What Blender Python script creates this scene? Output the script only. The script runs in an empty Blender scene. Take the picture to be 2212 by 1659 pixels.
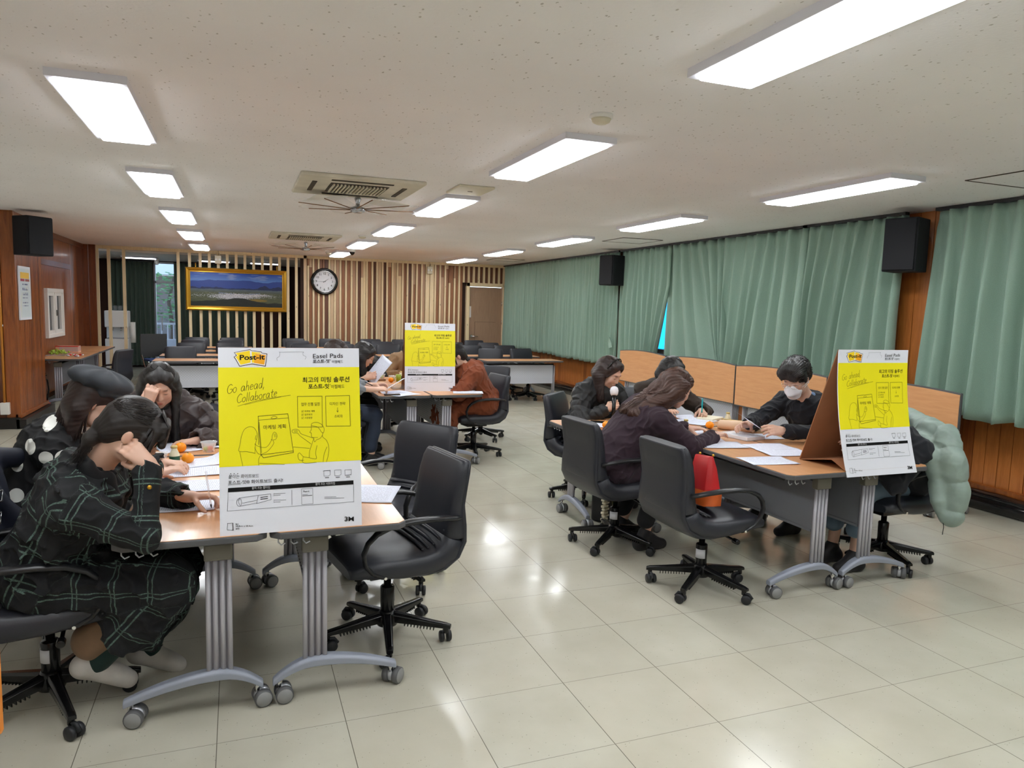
import bpy, math, random
import numpy as np
from mathutils import Vector, Matrix

# ---------------------------------------------------------------- camera, world, exposure
S = bpy.context.scene
COL = S.collection
CAM_H = 1.56
cam_d = bpy.data.cameras.new('camera'); cam = bpy.data.objects.new('camera', cam_d); COL.objects.link(cam)
YAW, PITCH, ROLL = 0.3660983, 0.1036066, 0.02760959
_f = Vector((math.sin(YAW)*math.cos(PITCH), math.cos(YAW)*math.cos(PITCH), -math.sin(PITCH)))
_r = Vector((math.cos(YAW), -math.sin(YAW), 0)); _u = _r.cross(_f)
_r2 = _r*math.cos(ROLL)+_u*math.sin(ROLL); _u2 = -_r*math.sin(ROLL)+_u*math.cos(ROLL)
M = Matrix.Identity(4)
for i in range(3):
    M[i][0], M[i][1], M[i][2] = _r2[i], _u2[i], -_f[i]
M[2][3] = CAM_H
cam.matrix_world = M
cam_d.sensor_width = 36.0; cam_d.lens = 1554.926*36/2212; cam_d.clip_start = .05; cam_d.clip_end = 300
S.camera = cam
S.view_settings.view_transform = 'Standard'; S.view_settings.look = 'None'
S.view_settings.gamma = 1.0; S.view_settings.use_curve_mapping = False
S.view_settings.exposure = 0.46
try:
    S.cycles.use_denoising = True; S.cycles.denoiser = 'OPENIMAGEDENOISE'
    S.cycles.use_adaptive_sampling = True; S.cycles.adaptive_threshold = .025
    S.cycles.max_bounces = 8; S.cycles.diffuse_bounces = 6; S.cycles.glossy_bounces = 4
    S.cycles.transmission_bounces = 6; S.cycles.transparent_max_bounces = 8
    S.cycles.sample_clamp_indirect = 6.0; S.cycles.caustics_reflective = False; S.cycles.caustics_refractive = False
except Exception: pass
W = bpy.data.worlds.new('daylight'); S.world = W; W.use_nodes = True
_bg = W.node_tree.nodes['Background']
_sky = W.node_tree.nodes.new('ShaderNodeTexSky')
try:
    _sky.sky_type = 'HOSEK_WILKIE'; _sky.turbidity = 3.5; _sky.sun_direction = Vector((.35, .3, .88)).normalized()
except Exception: pass
W.node_tree.links.new(_sky.outputs[0], _bg.inputs[0]); _bg.inputs[1].default_value = 14.0

H = 2.53                       # ceiling height
PANEL_E = 16.0                  # radiance of the ceiling light panels

# ---------------------------------------------------------------- materials
MATS = {}
class NT:
    def __init__(s, name):
        s.m = bpy.data.materials.new(name); s.m.use_nodes = True; s.t = s.m.node_tree
        s.b = s.t.nodes['Principled BSDF']; MATS[name] = s.m
    def n(s, typ, **kw):
        x = s.t.nodes.new('ShaderNode'+typ)
        for k, v in kw.items():
            if k in x.inputs: x.inputs[k].default_value = v
            else: setattr(x, k, v)
        return x
    def l(s, a, b): s.t.links.new(a, b)
    def coord(s, scale=(1,1,1), kind='Object', rot=(0,0,0), loc=(0,0,0)):
        tc = s.n('TexCoord'); mp = s.n('Mapping')
        mp.inputs['Scale'].default_value = scale; mp.inputs['Rotation'].default_value = rot; mp.inputs['Location'].default_value = loc
        s.l(tc.outputs[kind], mp.inputs[0]); return mp.outputs[0]
    def noise(s, co, scale, detail=4, rough=.5, dist=0):
        x = s.n('TexNoise'); x.inputs['Scale'].default_value = scale; x.inputs['Detail'].default_value = detail
        x.inputs['Roughness'].default_value = rough; x.inputs['Distortion'].default_value = dist
        s.l(co, x.inputs['Vector']); return x.outputs[0]
    def ramp(s, fac, stops, interp='LINEAR'):
        x = s.n('ValToRGB'); x.color_ramp.interpolation = interp
        e = x.color_ramp.elements
        while len(e) < len(stops): e.new(.5)
        for i, (p, c) in enumerate(stops): e[i].position = p; e[i].color = tuple(c)+(1,) if len(c) == 3 else c
        s.l(fac, x.inputs[0]); return x.outputs[0]
    def math(s, op, a, b=None, c=None):
        x = s.n('Math', operation=op)
        for i, v in enumerate((a, b, c)):
            if v is None: continue
            if isinstance(v, (int, float)): x.inputs[i].default_value = v
            else: s.l(v, x.inputs[i])
        return x.outputs[0]
    def mix(s, fac, a, b, mode='MIX'):
        x = s.n('MixRGB', blend_type=mode)
        for i, v in enumerate((fac, a, b)):
            if isinstance(v, (int, float)): x.inputs[i].default_value = v
            elif isinstance(v, tuple): x.inputs[i].default_value = v+(1,) if len(v) == 3 else v
            else: s.l(v, x.inputs[i])
        return x.outputs[0]
    def base(s, v):
        if isinstance(v, tuple): s.b.inputs['Base Color'].default_value = v+(1,)
        else: s.l(v, s.b.inputs['Base Color'])
    def bump(s, h, strength=.3, dist=.002):
        x = s.n('Bump'); x.inputs['Strength'].default_value = strength; x.inputs['Distance'].default_value = dist
        s.l(h, x.inputs['Height']); s.l(x.outputs[0], s.b.inputs['Normal'])
def srgb(r, g=None, b=None):
    if g is None: r, g, b = r
    f = lambda c: (c/255/12.92) if c/255 <= .04045 else ((c/255+.055)/1.055)**2.4
    return (f(r), f(g), f(b))
def simple(name, col, rough=.5, metal=0., spec=.5, noise=None, bump=None, emit=None, coat=0, sheen=0, trans=0, alpha=1, ior=1.45):
    t = NT(name); t.base(col)
    b = t.b.inputs; b['Roughness'].default_value = rough; b['Metallic'].default_value = metal
    b['Specular IOR Level'].default_value = spec; b['IOR'].default_value = ior
    if coat: b['Coat Weight'].default_value = coat; b['Coat Roughness'].default_value = .15
    if sheen: b['Sheen Weight'].default_value = sheen; b['Sheen Roughness'].default_value = .5
    if trans: b['Transmission Weight'].default_value = trans
    if alpha < 1: b['Alpha'].default_value = alpha
    if emit: b['Emission Color'].default_value = tuple(emit[0])+(1,); b['Emission Strength'].default_value = emit[1]
    if noise:  # (scale, amount, stretch)
        co = t.coord(noise[2] if len(noise) > 2 else (1, 1, 1)); n = t.noise(co, noise[0], 5)
        d = tuple(c*(1-noise[1]) for c in col); u = tuple(min(1, c*(1+noise[1])) for c in col)
        t.base(t.ramp(n, [(.3, d), (.7, u)]))
    if bump:   # (scale, strength, dist, stretch)
        co = t.coord(bump[3] if len(bump) > 3 else (1, 1, 1)); t.bump(t.noise(co, bump[0], 6), bump[1], bump[2])
    return t.m
def wood(name, c1, c2, stretch=(14, 14, 1), scale=3., rough=.4, coat=0, knots=False, streak=1.0):
    t = NT(name); co = t.coord(stretch); n = t.noise(co, scale, 8, .6, .6); n2 = t.noise(co, scale*6, 3, .6)
    m = t.math('ADD', t.math('MULTIPLY', n, .75), t.math('MULTIPLY', n2, .25))
    c = t.ramp(m, [(.35, c1), (.65, c2)])
    if knots:
        v = t.n('TexVoronoi'); v.inputs['Scale'].default_value = 3.2
        t.l(t.coord((3, 3, 1)), v.inputs['Vector'])
        k = t.ramp(v.outputs['Distance'], [(0.03, (1, 1, 1)), (.09, (0, 0, 0))])
        c = t.mix(k, c, tuple(x*.35 for x in c1))
    t.base(c); t.b.inputs['Roughness'].default_value = rough
    if coat: t.b.inputs['Coat Weight'].default_value = coat; t.b.inputs['Coat Roughness'].default_value = .12
    t.bump(m, .15, .001); return t.m

# ---------------------------------------------------------------- mesh helpers
def V(*a): return np.array(a if len(a) > 1 else a[0], float)
def nz(v): v = np.asarray(v, float); return v/(np.linalg.norm(v)+1e-12)
class MB:
    def __init__(s): s.v = []; s.f = []; s.m = []; s.sm = []
    def add(s, vs, fs, mat=0, smooth=False):
        o = len(s.v); s.v += [tuple(map(float, p)) for p in vs]
        for q in fs: s.f.append(tuple(o+i for i in q)); s.m.append(mat); s.sm.append(smooth)
        return s
    def box(s, c, d, mat=0, R=None):
        x, y, z = (k/2 for k in d)
        p = [(-x,-y,-z),(x,-y,-z),(x,y,-z),(-x,y,-z),(-x,-y,z),(x,-y,z),(x,y,z),(-x,y,z)]
        p = np.array(p, float)
        if R is not None: p = p@np.asarray(R).T
        p = p+np.asarray(c, float)
        return s.add(p, [(0,3,2,1),(4,5,6,7),(0,1,5,4),(1,2,6,5),(2,3,7,6),(3,0,4,7)], mat)
    def bx(s, x0, x1, y0, y1, z0, z1, mat=0): return s.box(((x0+x1)/2, (y0+y1)/2, (z0+z1)/2), (abs(x1-x0), abs(y1-y0), abs(z1-z0)), mat)
    def ring(s, rings, mat=0, cap=True, closed=False, smooth=True):
        n = len(rings[0]); vs = [p for r in rings for p in r]; fs = []
        R = len(rings)
        for i in range(R-1 if not closed else R):
            a, b = i*n, ((i+1) % R)*n
            for j in range(n): fs.append((a+j, a+(j+1) % n, b+(j+1) % n, b+j))
        s.add(vs, fs, mat, smooth)
        if cap and not closed:
            o = len(s.v)-len(vs)
            s.f.append(tuple(o+j for j in range(n-1, -1, -1))); s.m.append(mat); s.sm.append(False)
            s.f.append(tuple(o+(R-1)*n+j for j in range(n))); s.m.append(mat); s.sm.append(False)
        return s
    def cyl(s, a, b, r, r2=None, n=14, mat=0, cap=True, smooth=True):
        a, b = V(a), V(b); r2 = r if r2 is None else r2
        d = nz(b-a); h = V(0,0,1) if abs(d[2]) < .9 else V(1,0,0); u = nz(np.cross(d, h)); w = np.cross(d, u)
        A = [2*math.pi*k/n for k in range(n)]
        return s.ring([[a+(u*math.cos(t)+w*math.sin(t))*r for t in A], [b+(u*math.cos(t)+w*math.sin(t))*r2 for t in A]], mat, cap, False, smooth)
    def tube(s, P, r, n=8, mat=0, flat=1., up=(0,0,1), closed=False, cap=True):
        P = [V(p) for p in P]; rings = []
        N = len(P); rr = r if hasattr(r, '__len__') else [r]*N
        pu = None
        for i in range(N):
            if closed: t = P[(i+1) % N]-P[i-1]
            else: t = P[min(i+1, N-1)]-P[max(i-1, 0)]
            t = nz(t); h = V(up)
            if abs(t@nz(h)) > .97: h = V(1,0,0) if pu is None else pu
            u = nz(np.cross(t, h)); w = nz(np.cross(u, t)); pu = w
            rings.append([P[i]+u*math.cos(a)*rr[i]*flat+w*math.sin(a)*rr[i] for a in [2*math.pi*k/n for k in range(n)]])
        return s.ring(rings, mat, cap, closed)
    def lathe(s, prof, c=(0,0,0), n=20, mat=0, axis=None, cap=True):
        c = V(c); A = [2*math.pi*k/n for k in range(n)]
        if axis is None: u, w, d = V(1,0,0), V(0,1,0), V(0,0,1)
        else:
            d = nz(axis); h = V(0,0,1) if abs(d[2]) < .9 else V(1,0,0); u = nz(np.cross(d, h)); w = np.cross(d, u)
        return s.ring([[c+d*z+(u*math.cos(t)+w*math.sin(t))*max(r, 1e-4) for t in A] for r, z in prof], mat, cap)
    def prism(s, poly, o, ux, uy, nrm, th, mat=0):
        o, ux, uy, nrm = V(o), V(ux), V(uy), V(nrm); n = len(poly)
        a = [o+ux*x+uy*y for x, y in poly]; b = [p+nrm*th for p in a]
        fs = [tuple(range(n-1, -1, -1)), tuple(range(n, 2*n))]+[(i, (i+1) % n, n+(i+1) % n, n+i) for i in range(n)]
        return s.add(a+b, fs, mat)
    def ball(s, c, r, n=12, mat=0, rz=None):
        r = V(r) if hasattr(r, '__len__') else V(r, r, r); c = V(c); rings = []
        for i in range(n//2+1):
            t = math.pi*i/(n//2); rr = max(math.sin(t), 1e-3)
            rings.append([c+r*V(rr*math.cos(a), rr*math.sin(a), -math.cos(t)) for a in [2*math.pi*k/n for k in range(n)]])
        return s.ring(rings, mat, False)
    def mesh(s, name, mats):
        me = bpy.data.meshes.new(name); me.from_pydata(s.v, [], s.f)
        for m in mats: me.materials.append(m if not isinstance(m, str) else MATS[m])
        me.polygons.foreach_set('material_index', s.m); me.polygons.foreach_set('use_smooth', s.sm)
        me.update(); return me
def ob(name, geo, mats=(), parent=None, loc=(0,0,0), rotz=0, bevel=0, seg=2, label=None, cat=None, group=None, kind=None, solid=0, auto=True):
    me = geo.mesh(name, mats) if isinstance(geo, MB) else geo
    o = bpy.data.objects.new(name, me); COL.objects.link(o); o.location = tuple(map(float, loc)); o.rotation_euler = (0, 0, rotz)
    if parent is not None: o.parent = parent
    if solid:
        md = o.modifiers.new('solid', 'SOLIDIFY'); md.thickness = solid; md.offset = 0
    if bevel:
        md = o.modifiers.new('bevel', 'BEVEL'); md.width = bevel; md.segments = seg; md.limit_method = 'ANGLE'; md.angle_limit = .6
    tag(o, label, cat, group, kind); return o
def tag(o, label=None, cat=None, group=None, kind=None):
    if label: o['label'] = label
    if cat: o['category'] = cat
    if group: o['group'] = group
    if kind: o['kind'] = kind
    return o
def thing(name, label, cat, loc=(0,0,0), rotz=0, group=None):
    o = bpy.data.objects.new(name, None); COL.objects.link(o); o.location = tuple(map(float, loc)); o.rotation_euler = (0,0,rotz)
    o.empty_display_size = .1
    return tag(o, label, cat, group)
def dup(root, loc, rotz, label=None, group=None):
    def cp(o, par):
        c = o.copy(); COL.objects.link(c)
        if par is not None: c.parent = par
        for ch in o.children: cp(ch, c)
        return c
    r = cp(root, None); r.location = tuple(map(float, loc)); r.rotation_euler = (0,0,rotz)
    if label: r['label'] = label
    if group: r['group'] = group
    return r
def struct(name, geo, mats, **k): return ob(name, geo, mats, kind='structure', **k)
def vcol_mesh(name, verts, faces, cols, mat):
    me = bpy.data.meshes.new(name); me.from_pydata([tuple(map(float, v)) for v in verts], [], faces)
    a = me.color_attributes.new('Col', 'FLOAT_COLOR', 'POINT')
    c = np.ones((len(verts), 4), np.float32); c[:, :3] = cols; a.data.foreach_set('color', c.ravel())
    me.materials.append(MATS[mat]); me.update(); return me

# ---------------------------------------------------------------- implicit surfaces (bodies, clothes, hair)
def rc(a, b, ra, rb, k=.03, **o): return dict(t='c', a=V(a), b=V(b), ra=ra, rb=rb, k=k, **o)
def el(c, r, R=None, k=.03, **o):
    r = V(r) if hasattr(r, '__len__') else V(r, r, r)
    return dict(t='e', c=V(c), r=r, R=np.eye(3) if R is None else np.asarray(R), k=k, **o)
def pd(p, X):
    if p['t'] == 'c':
        ba = p['b']-p['a']; pa = X-p['a']; h = np.clip((pa@ba)/(ba@ba+1e-9), 0, 1)
        r = p['ra']+(p['rb']-p['ra'])*h
        d = pa-h[..., None]*ba
        if 'sq' in p:                       # squash along a direction
            n, s = p['sq']; dn = d@n; d = d+(dn*(1/s-1))[..., None]*n
            q = np.sqrt((d*d).sum(-1))*(1 if s > 1 else s) if s < 1 else np.sqrt((d*d).sum(-1))
            dist = q-r*(1 if s > 1 else s)
        else: dist = np.sqrt((d*d).sum(-1))-r
        if 'puff' in p:
            per, amp = p['puff']; L = math.sqrt(ba@ba)
            dist = dist-amp*(np.abs(np.sin(np.pi*h*L/per))**.5-.6)
        return dist
    q = (X-p['c'])@p['R']; k0 = np.sqrt(((q/p['r'])**2).sum(-1)); k1 = np.sqrt(((q/p['r']**2)**2).sum(-1))+1e-9
    return k0*(k0-1)/k1
def pb(p):
    if p['t'] == 'c':
        m = max(p['ra'], p['rb'])*(p['sq'][1] if 'sq' in p and p['sq'][1] > 1 else 1); return np.minimum(p['a'], p['b'])-m, np.maximum(p['a'], p['b'])+m
    e = np.sqrt(((p['R']*p['r'])**2).sum(1)); return p['c']-e, p['c']+e
def field_mesh(prims, h, disp=None, post=None):
    lo = np.min([pb(p)[0] for p in prims if not p.get('sub')], 0)-3*h-.01; hi = np.max([pb(p)[1] for p in prims if not p.get('sub')], 0)+3*h+.01
    n = np.ceil((hi-lo)/h).astype(int)+1
    F = np.full(tuple(n), .15, np.float32)
    ax = [lo[i]+np.arange(n[i])*h for i in range(3)]
    for p in prims:
        b0, b1 = pb(p); pad = max(p['k'], .0)+3*h+(.012 if 'puff' in p else 0)
        i0 = np.clip(np.floor((b0-pad-lo)/h).astype(int), 0, n-1); i1 = np.clip(np.ceil((b1+pad-lo)/h).astype(int)+1, 1, n)
        if (i1 <= i0).any(): continue
        sl = tuple(slice(i0[i], i1[i]) for i in range(3))
        X = np.stack(np.meshgrid(*[ax[i][sl[i]] for i in range(3)], indexing='ij'), -1)
        d = pd(p, X); a = F[sl]; k = max(p['k'], 1e-4)
        if p.get('sub'):
            t = np.clip(.5-.5*(a+d)/k, 0, 1); F[sl] = a*(1-t)-d*t+k*t*(1-t)
        elif p.get('cut'):                  # intersection handled via sub normally
            F[sl] = np.maximum(a, d)
        else:
            t = np.clip(.5+.5*(a-d)/k, 0, 1); F[sl] = a*(1-t)+d*t-k*t*(1-t)
    if disp is not None:
        near = np.abs(F) < .03; idx = np.argwhere(near)
        P = lo+idx*h; F[near] += disp(P).astype(np.float32)
    if post is not None:
        near = F < .05; idx = np.argwhere(near); P = lo+idx*h; F[near] = post(P, F[near]).astype(np.float32)
    # surface nets
    s = F < 0
    c = [s[i:n[0]-1+i, j:n[1]-1+j, k:n[2]-1+k] for i in (0, 1) for j in (0, 1) for k in (0, 1)]
    cnt = sum(x.astype(np.int8) for x in c); act = (cnt > 0) & (cnt < 8)
    cells = np.argwhere(act); idm = -np.ones(act.shape, np.int64); idm[act] = np.arange(len(cells))
    acc = np.zeros((len(cells), 3)); w = np.zeros(len(cells))
    offs = [(i, j, k) for i in (0, 1) for j in (0, 1) for k in (0, 1)]
    for a in offs:
        for d in range(3):
            if a[d]: continue
            b = list(a); b[d] = 1
            fa = F[cells[:, 0]+a[0], cells[:, 1]+a[1], cells[:, 2]+a[2]]; fb = F[cells[:, 0]+b[0], cells[:, 1]+b[1], cells[:, 2]+b[2]]
            m = (fa < 0) != (fb < 0); t = fa[m]/(fa[m]-fb[m])
            pt = np.tile(np.array(a, float), (m.sum(), 1)); pt[:, d] += t
            acc[m] += pt; w[m] += 1
    verts = lo+(cells+acc/w[:, None])*h
    quads = []
    for d in range(3):
        e1, e2 = (d+1) % 3, (d+2) % 3
        sa = [slice(None)]*3; sb = [slice(None)]*3; sa[d] = slice(0, -1); sb[d] = slice(1, None)
        A, B = s[tuple(sa)], s[tuple(sb)]
        ed = np.argwhere(A != B)
        ok = (ed[:, e1] > 0) & (ed[:, e2] > 0) & (ed[:, e1] < act.shape[e1]) & (ed[:, e2] < act.shape[e2]); ed = ed[ok]
        ins = A[tuple(ed.T)]
        def g(o1, o2):
            q = ed.copy(); q[:, e1] -= o1; q[:, e2] -= o2; return idm[tuple(q.T)]
        q = np.stack([g(1, 1), g(0, 1), g(0, 0), g(1, 0)], 1)
        q[~ins] = q[~ins][:, ::-1]; quads.append(q)
    quads = np.concatenate(quads); quads = quads[(quads >= 0).all(1)]
    return verts, quads
def fm_obj(name, prims, h, mats, parent=None, origin=(0,0,0), disp=None, attrs=None, colfn=None, post=None, smooth_iter=1):
    v, q = field_mesh(prims, h, disp, post)
    if smooth_iter:
        for _ in range(smooth_iter):     # light laplacian smooth
            acc = np.zeros_like(v); cn = np.zeros(len(v))
            for a, b in ((0, 1), (1, 2), (2, 3), (3, 0)):
                np.add.at(acc, q[:, a], v[q[:, b]]); np.add.at(acc, q[:, b], v[q[:, a]]); np.add.at(cn, q[:, a], 1); np.add.at(cn, q[:, b], 1)
            v = v*.5+.5*acc/np.maximum(cn, 1)[:, None]
    me = bpy.data.meshes.new(name); me.vertices.add(len(v)); me.vertices.foreach_set('co', (v-V(origin)).astype(np.float32).ravel())
    me.loops.add(len(q)*4); me.loops.foreach_set('vertex_index', q.astype(np.int32).ravel())
    me.polygons.add(len(q)); me.polygons.foreach_set('loop_start', np.arange(0, len(q)*4, 4, dtype=np.int32))
    me.polygons.foreach_set('use_smooth', np.ones(len(q), bool))
    me.update(calc_edges=True)
    for m in mats: me.materials.append(MATS[m])
    if attrs:
        for k, fn in attrs.items():
            a = me.attributes.new(k, 'FLOAT', 'POINT'); a.data.foreach_set('value', fn(v).astype(np.float32))
    if colfn is not None:
        a = me.color_attributes.new('Col', 'FLOAT_COLOR', 'POINT'); c = np.ones((len(v), 4), np.float32); c[:, :3] = colfn(v); a.data.foreach_set('color', c.ravel())
    return ob(name, me, parent=parent, loc=origin if parent is None else (0,0,0))
def folds(seed, freq, amp, n=6, sharp=1.6):
    rng = np.random.RandomState(seed); D = rng.normal(size=(n, 3)); D /= np.linalg.norm(D, axis=1)[:, None]
    fr = freq*(.5+rng.rand(n)*1.1); ph = rng.rand(n)*6.28
    def f(P):
        q = P+.9/freq*np.sin(P[:, [2, 0, 1]]*freq*.8+seed)+.35/freq*np.sin(P[:, [1, 2, 0]]*freq*2.3+seed*2)
        A = np.sin(q@(D*fr[:, None]).T+ph); m = np.clip(np.sin(P@(D[:, ::-1]*freq*.35).T+ph[::-1])*.7+.5, 0, 1)
        return -amp*(((1-np.abs(A))**sharp*m).sum(1)-.8)
    return f
def wave_noise(seed, freq, amp, n=7, warp=.6):
    rng = np.random.RandomState(seed); D = rng.normal(size=(n, 3)); D /= np.linalg.norm(D, axis=1)[:, None]
    fr = freq*(.6+rng.rand(n)*.9); ph = rng.rand(n)*6.28
    def f(P):
        q = P+warp/freq*np.sin(P[:, [1, 2, 0]]*freq*.7+seed)
        return amp*(np.sin(q@(D*fr[:, None]).T+ph).sum(1))/math.sqrt(n)
    return f
# ---------------------------------------------------------------- room materials
def m_floor():
    t = NT('floor_tiles'); co = t.coord((1,1,1), 'Object'); sp = t.n('SeparateXYZ'); t.l(co, sp.inputs[0])
    T = .45; lines = []; cells = []
    for ax, off in ((0, .3665), (1, .3555)):
        q = t.math('DIVIDE', t.math('SUBTRACT', sp.outputs[ax], off), T); fr = t.math('FRACT', q)
        d = t.math('ABSOLUTE', t.math('SUBTRACT', fr, .5)); wid = .4968 if ax == 0 else .4972
        lines.append(t.math('GREATER_THAN', d, wid)); cells.append(t.math('FLOOR', q))
    ln = t.math('MAXIMUM', lines[0], t.math('MULTIPLY', lines[1], .75))
    cb = t.n('CombineXYZ'); t.l(cells[0], cb.inputs[0]); t.l(cells[1], cb.inputs[1])
    wn = t.n('TexWhiteNoise'); t.l(cb.outputs[0], wn.inputs[0])
    c = t.ramp(t.noise(co, 3.5, 5), [(.3, srgb(184, 180, 164)), (.7, srgb(196, 193, 178))])
    c = t.mix(t.math('MULTIPLY', wn.outputs[0], .35), c, srgb(194, 186, 168))
    sp1 = t.n('TexVoronoi'); sp1.inputs['Scale'].default_value = 60; t.l(t.coord((1, 1, 1), 'Object', (0, 0, .6)), sp1.inputs['Vector'])
    wn2 = t.noise(co, 38, 2)
    sk = t.math('MULTIPLY', t.math('LESS_THAN', sp1.outputs['Distance'], .13), t.math('GREATER_THAN', wn2, .55))
    c = t.mix(t.math('MULTIPLY', sk, .55), c, srgb(120, 112, 98))
    c = t.mix(t.math('MULTIPLY', ln, .8), c, srgb(70, 62, 52)); t.base(c)
    t.l(t.ramp(t.noise(co, 5, 4), [(.3, (.12,)*3), (.7, (.24,)*3)]), t.b.inputs['Roughness'])
    t.b.inputs['Specular IOR Level'].default_value = .5
    t.bump(t.math('ADD', t.noise(co, 7, 3), t.math('MULTIPLY', ln, -2.)), .04, .004)
m_floor()
def m_ceiling():
    t = NT('ceiling_texture'); co = t.coord((1, 1, 1)); v = t.n('TexVoronoi'); v.inputs['Scale'].default_value = 42; t.l(t.coord((1, .6, 1), 'Object', (0, 0, .4)), v.inputs['Vector'])
    a = t.math('MULTIPLY', t.math('LESS_THAN', v.outputs['Distance'], .2), t.math('GREATER_THAN', t.noise(co, 30, 3), .56))
    c = t.ramp(t.noise(co, 1.2, 3), [(.3, srgb(240, 238, 241)), (.7, srgb(246, 244, 247))])
    t.base(t.mix(t.math('MULTIPLY', a, .5), c, srgb(130, 120, 110))); t.b.inputs['Roughness'].default_value = .9
    t.bump(t.noise(co, 60, 5), .25, .004)
m_ceiling()
wood('wall_wood', srgb(124, 62, 22), srgb(172, 96, 40), (9, 9, .8), 3, .32, .25)
wood('wainscot', srgb(168, 98, 44), srgb(200, 124, 62), (9, 9, .8), 3, .4, .2); wood('wainscot_dark', srgb(140, 76, 34), srgb(170, 98, 46), (9, 9, .8), 3, .4, .2)
wood('wall_wood_dark', srgb(96, 44, 18), srgb(130, 66, 28), (9, 9, .8), 3, .3, .3)
wood('slat_a', srgb(222, 198, 156), srgb(238, 220, 180), (16, 16, .8), 3, .5, 0, True)
wood('slat_b', srgb(166, 132, 102), srgb(190, 154, 122), (16, 16, .8), 3, .5)
wood('slat_c', srgb(132, 86, 56), srgb(162, 112, 76), (16, 16, .8), 3, .5)
wood('slat_d', srgb(88, 52, 36), srgb(118, 76, 52), (16, 16, .8), 3, .5)
wood('slat_e', srgb(196, 168, 134), srgb(214, 188, 152), (16, 16, .8), 3, .5, 0, True)
wood('door_wood', srgb(150, 120, 96), srgb(168, 138, 112), (20, 20, 1), 3, .45)
simple('black_base', srgb(26, 24, 24), .35); simple('plastic_sheet', srgb(22, 22, 24), .12, spec=.8, bump=(9, .6, .01, (1, .3, 1)))
simple('gap_dark', srgb(46, 26, 16), .8); simple('white_paint', srgb(226, 224, 220), .45); simple('grey_wall', srgb(120, 108, 100), .7)
simple('dark_wood_far', srgb(70, 34, 22), .5); simple('alu', srgb(186, 188, 194), .35, .6); simple('light_frame', srgb(226, 226, 236), .45)
simple('light_panel', (1, 1, 1), .5, emit=((.93, .97, 1.0), PANEL_E)); simple('light_dim', (1, 1, 1), .5, emit=((.93, .97, 1.0), 5.0)); simple('ivory', srgb(214, 206, 184), .5)
simple('glass', (.9, .95, 1), .03, alpha=.10); simple('blue_film', (.02, .40, .80), .35, trans=1.)
simple('gold', srgb(206, 156, 52), .32, .75); simple('black_gloss', srgb(14, 13, 14), .15); simple('white_plastic', srgb(232, 230, 226), .4)
simple('black_cloth', srgb(24, 25, 30), .8, bump=(220, .2, .001)); simple('chrome', (.75, .75, .76), .15, 1)
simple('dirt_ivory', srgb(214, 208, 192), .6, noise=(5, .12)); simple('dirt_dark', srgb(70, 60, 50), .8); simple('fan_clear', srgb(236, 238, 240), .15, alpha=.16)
simple('silver', srgb(190, 192, 198), .25, .8); simple('brown_dust', srgb(120, 84, 52), .7)
def m_curtain(name, c1, c2):
    t = NT(name); co = t.coord((1, 1, 1)); t.base(t.ramp(t.noise(co, 240, 2), [(.3, c1), (.7, c2)]))
    t.b.inputs['Roughness'].default_value = .75; t.b.inputs['Sheen Weight'].default_value = .25; t.bump(t.noise(co, 500, 2), .15, .001)
m_curtain('curtain_green', srgb(132, 158, 142), srgb(144, 170, 154)); m_curtain('curtain_dark', srgb(72, 88, 74), srgb(80, 96, 82))

# ---------------------------------------------------------------- room shell
XR = 5.92; XL = -2.66; YB = 15.5; XC = 5.66       # right wall, left wall, back wall, curtain plane
def rect(x0, x1, y0, y1, z, up=True):
    p = [(x0, y0, z), (x1, y0, z), (x1, y1, z), (x0, y1, z)]
    return MB().add(p, [(0, 1, 2, 3) if up else (3, 2, 1, 0)])
fl = MB().bx(-3.6, 6.2, -5.0, 19.2, -.1, 0); struct('floor', fl, ['floor_tiles'])
struct('ceiling', MB().bx(-3.6, 6.2, -5.0, 15.6, H, H+.1), ['ceiling_texture'])
struct('wall_rear', MB().bx(-3.6, 6.2, -5.1, -5.0, 0, H), ['white_paint'])
# right wall : piers + wainscot boards, with window openings behind the curtains
wm = MB(); rnd = random.Random(4)
zs = .95
y = -5.0
while y < YB:                                   # vertical tongue boards under the curtain
    w = .112; wm.bx(XR, XR+.06, y+.003, y+w-.003, .16, zs, rnd.choice([0, 0, 1])); y += w
wm.bx(XR+.03, XR+.2, -5, YB, 0, zs, 2); wm.bx(XR, XR+.2, -5, YB, 2.42, H, 0)
piers = [(-5, -3.9), (-.4, -.1), (4.45, 5.35), (9.85, 10.80), (14.9, YB)]
for a, b in piers:
    y = a
    while y < b-.02:
        wm.bx(XR-.12, XR+.2, y+.003, min(y+.15, b)-.003, .16, H, 0); y += .15
    wm.bx(XR-.1, XR+.15, a, b, 0, H-.01, 2)
struct('wall_right', wm, ['wainscot', 'wainscot_dark', 'gap_dark'])
bb = MB(); bb.bx(5.78, XR+.05, -5, YB, 0, .13, 0)
nb = 60; rr = []
for i in range(nb+1):
    yy = 2.2+i*(YB-2.2)/nb; b = .02*math.sin(i*1.7)+.012*math.sin(i*.6)
    rr.append([V(5.775, yy, .002), V(5.755+b*.3, yy, .06), V(5.77+b*.4, yy, .115+b*.3), V(5.83, yy, .15+b*.4), V(5.90, yy, .15+b*.2), V(5.90, yy, .02)])
bb.ring(rr, 1, True, False, True); struct('baseboard_right', bb, ['black_base', 'plastic_sheet'])
struct('trim_1', MB().bx(XR-.05, XR+.03, -5, YB, .13, .185), ['wall_wood'])
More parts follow.
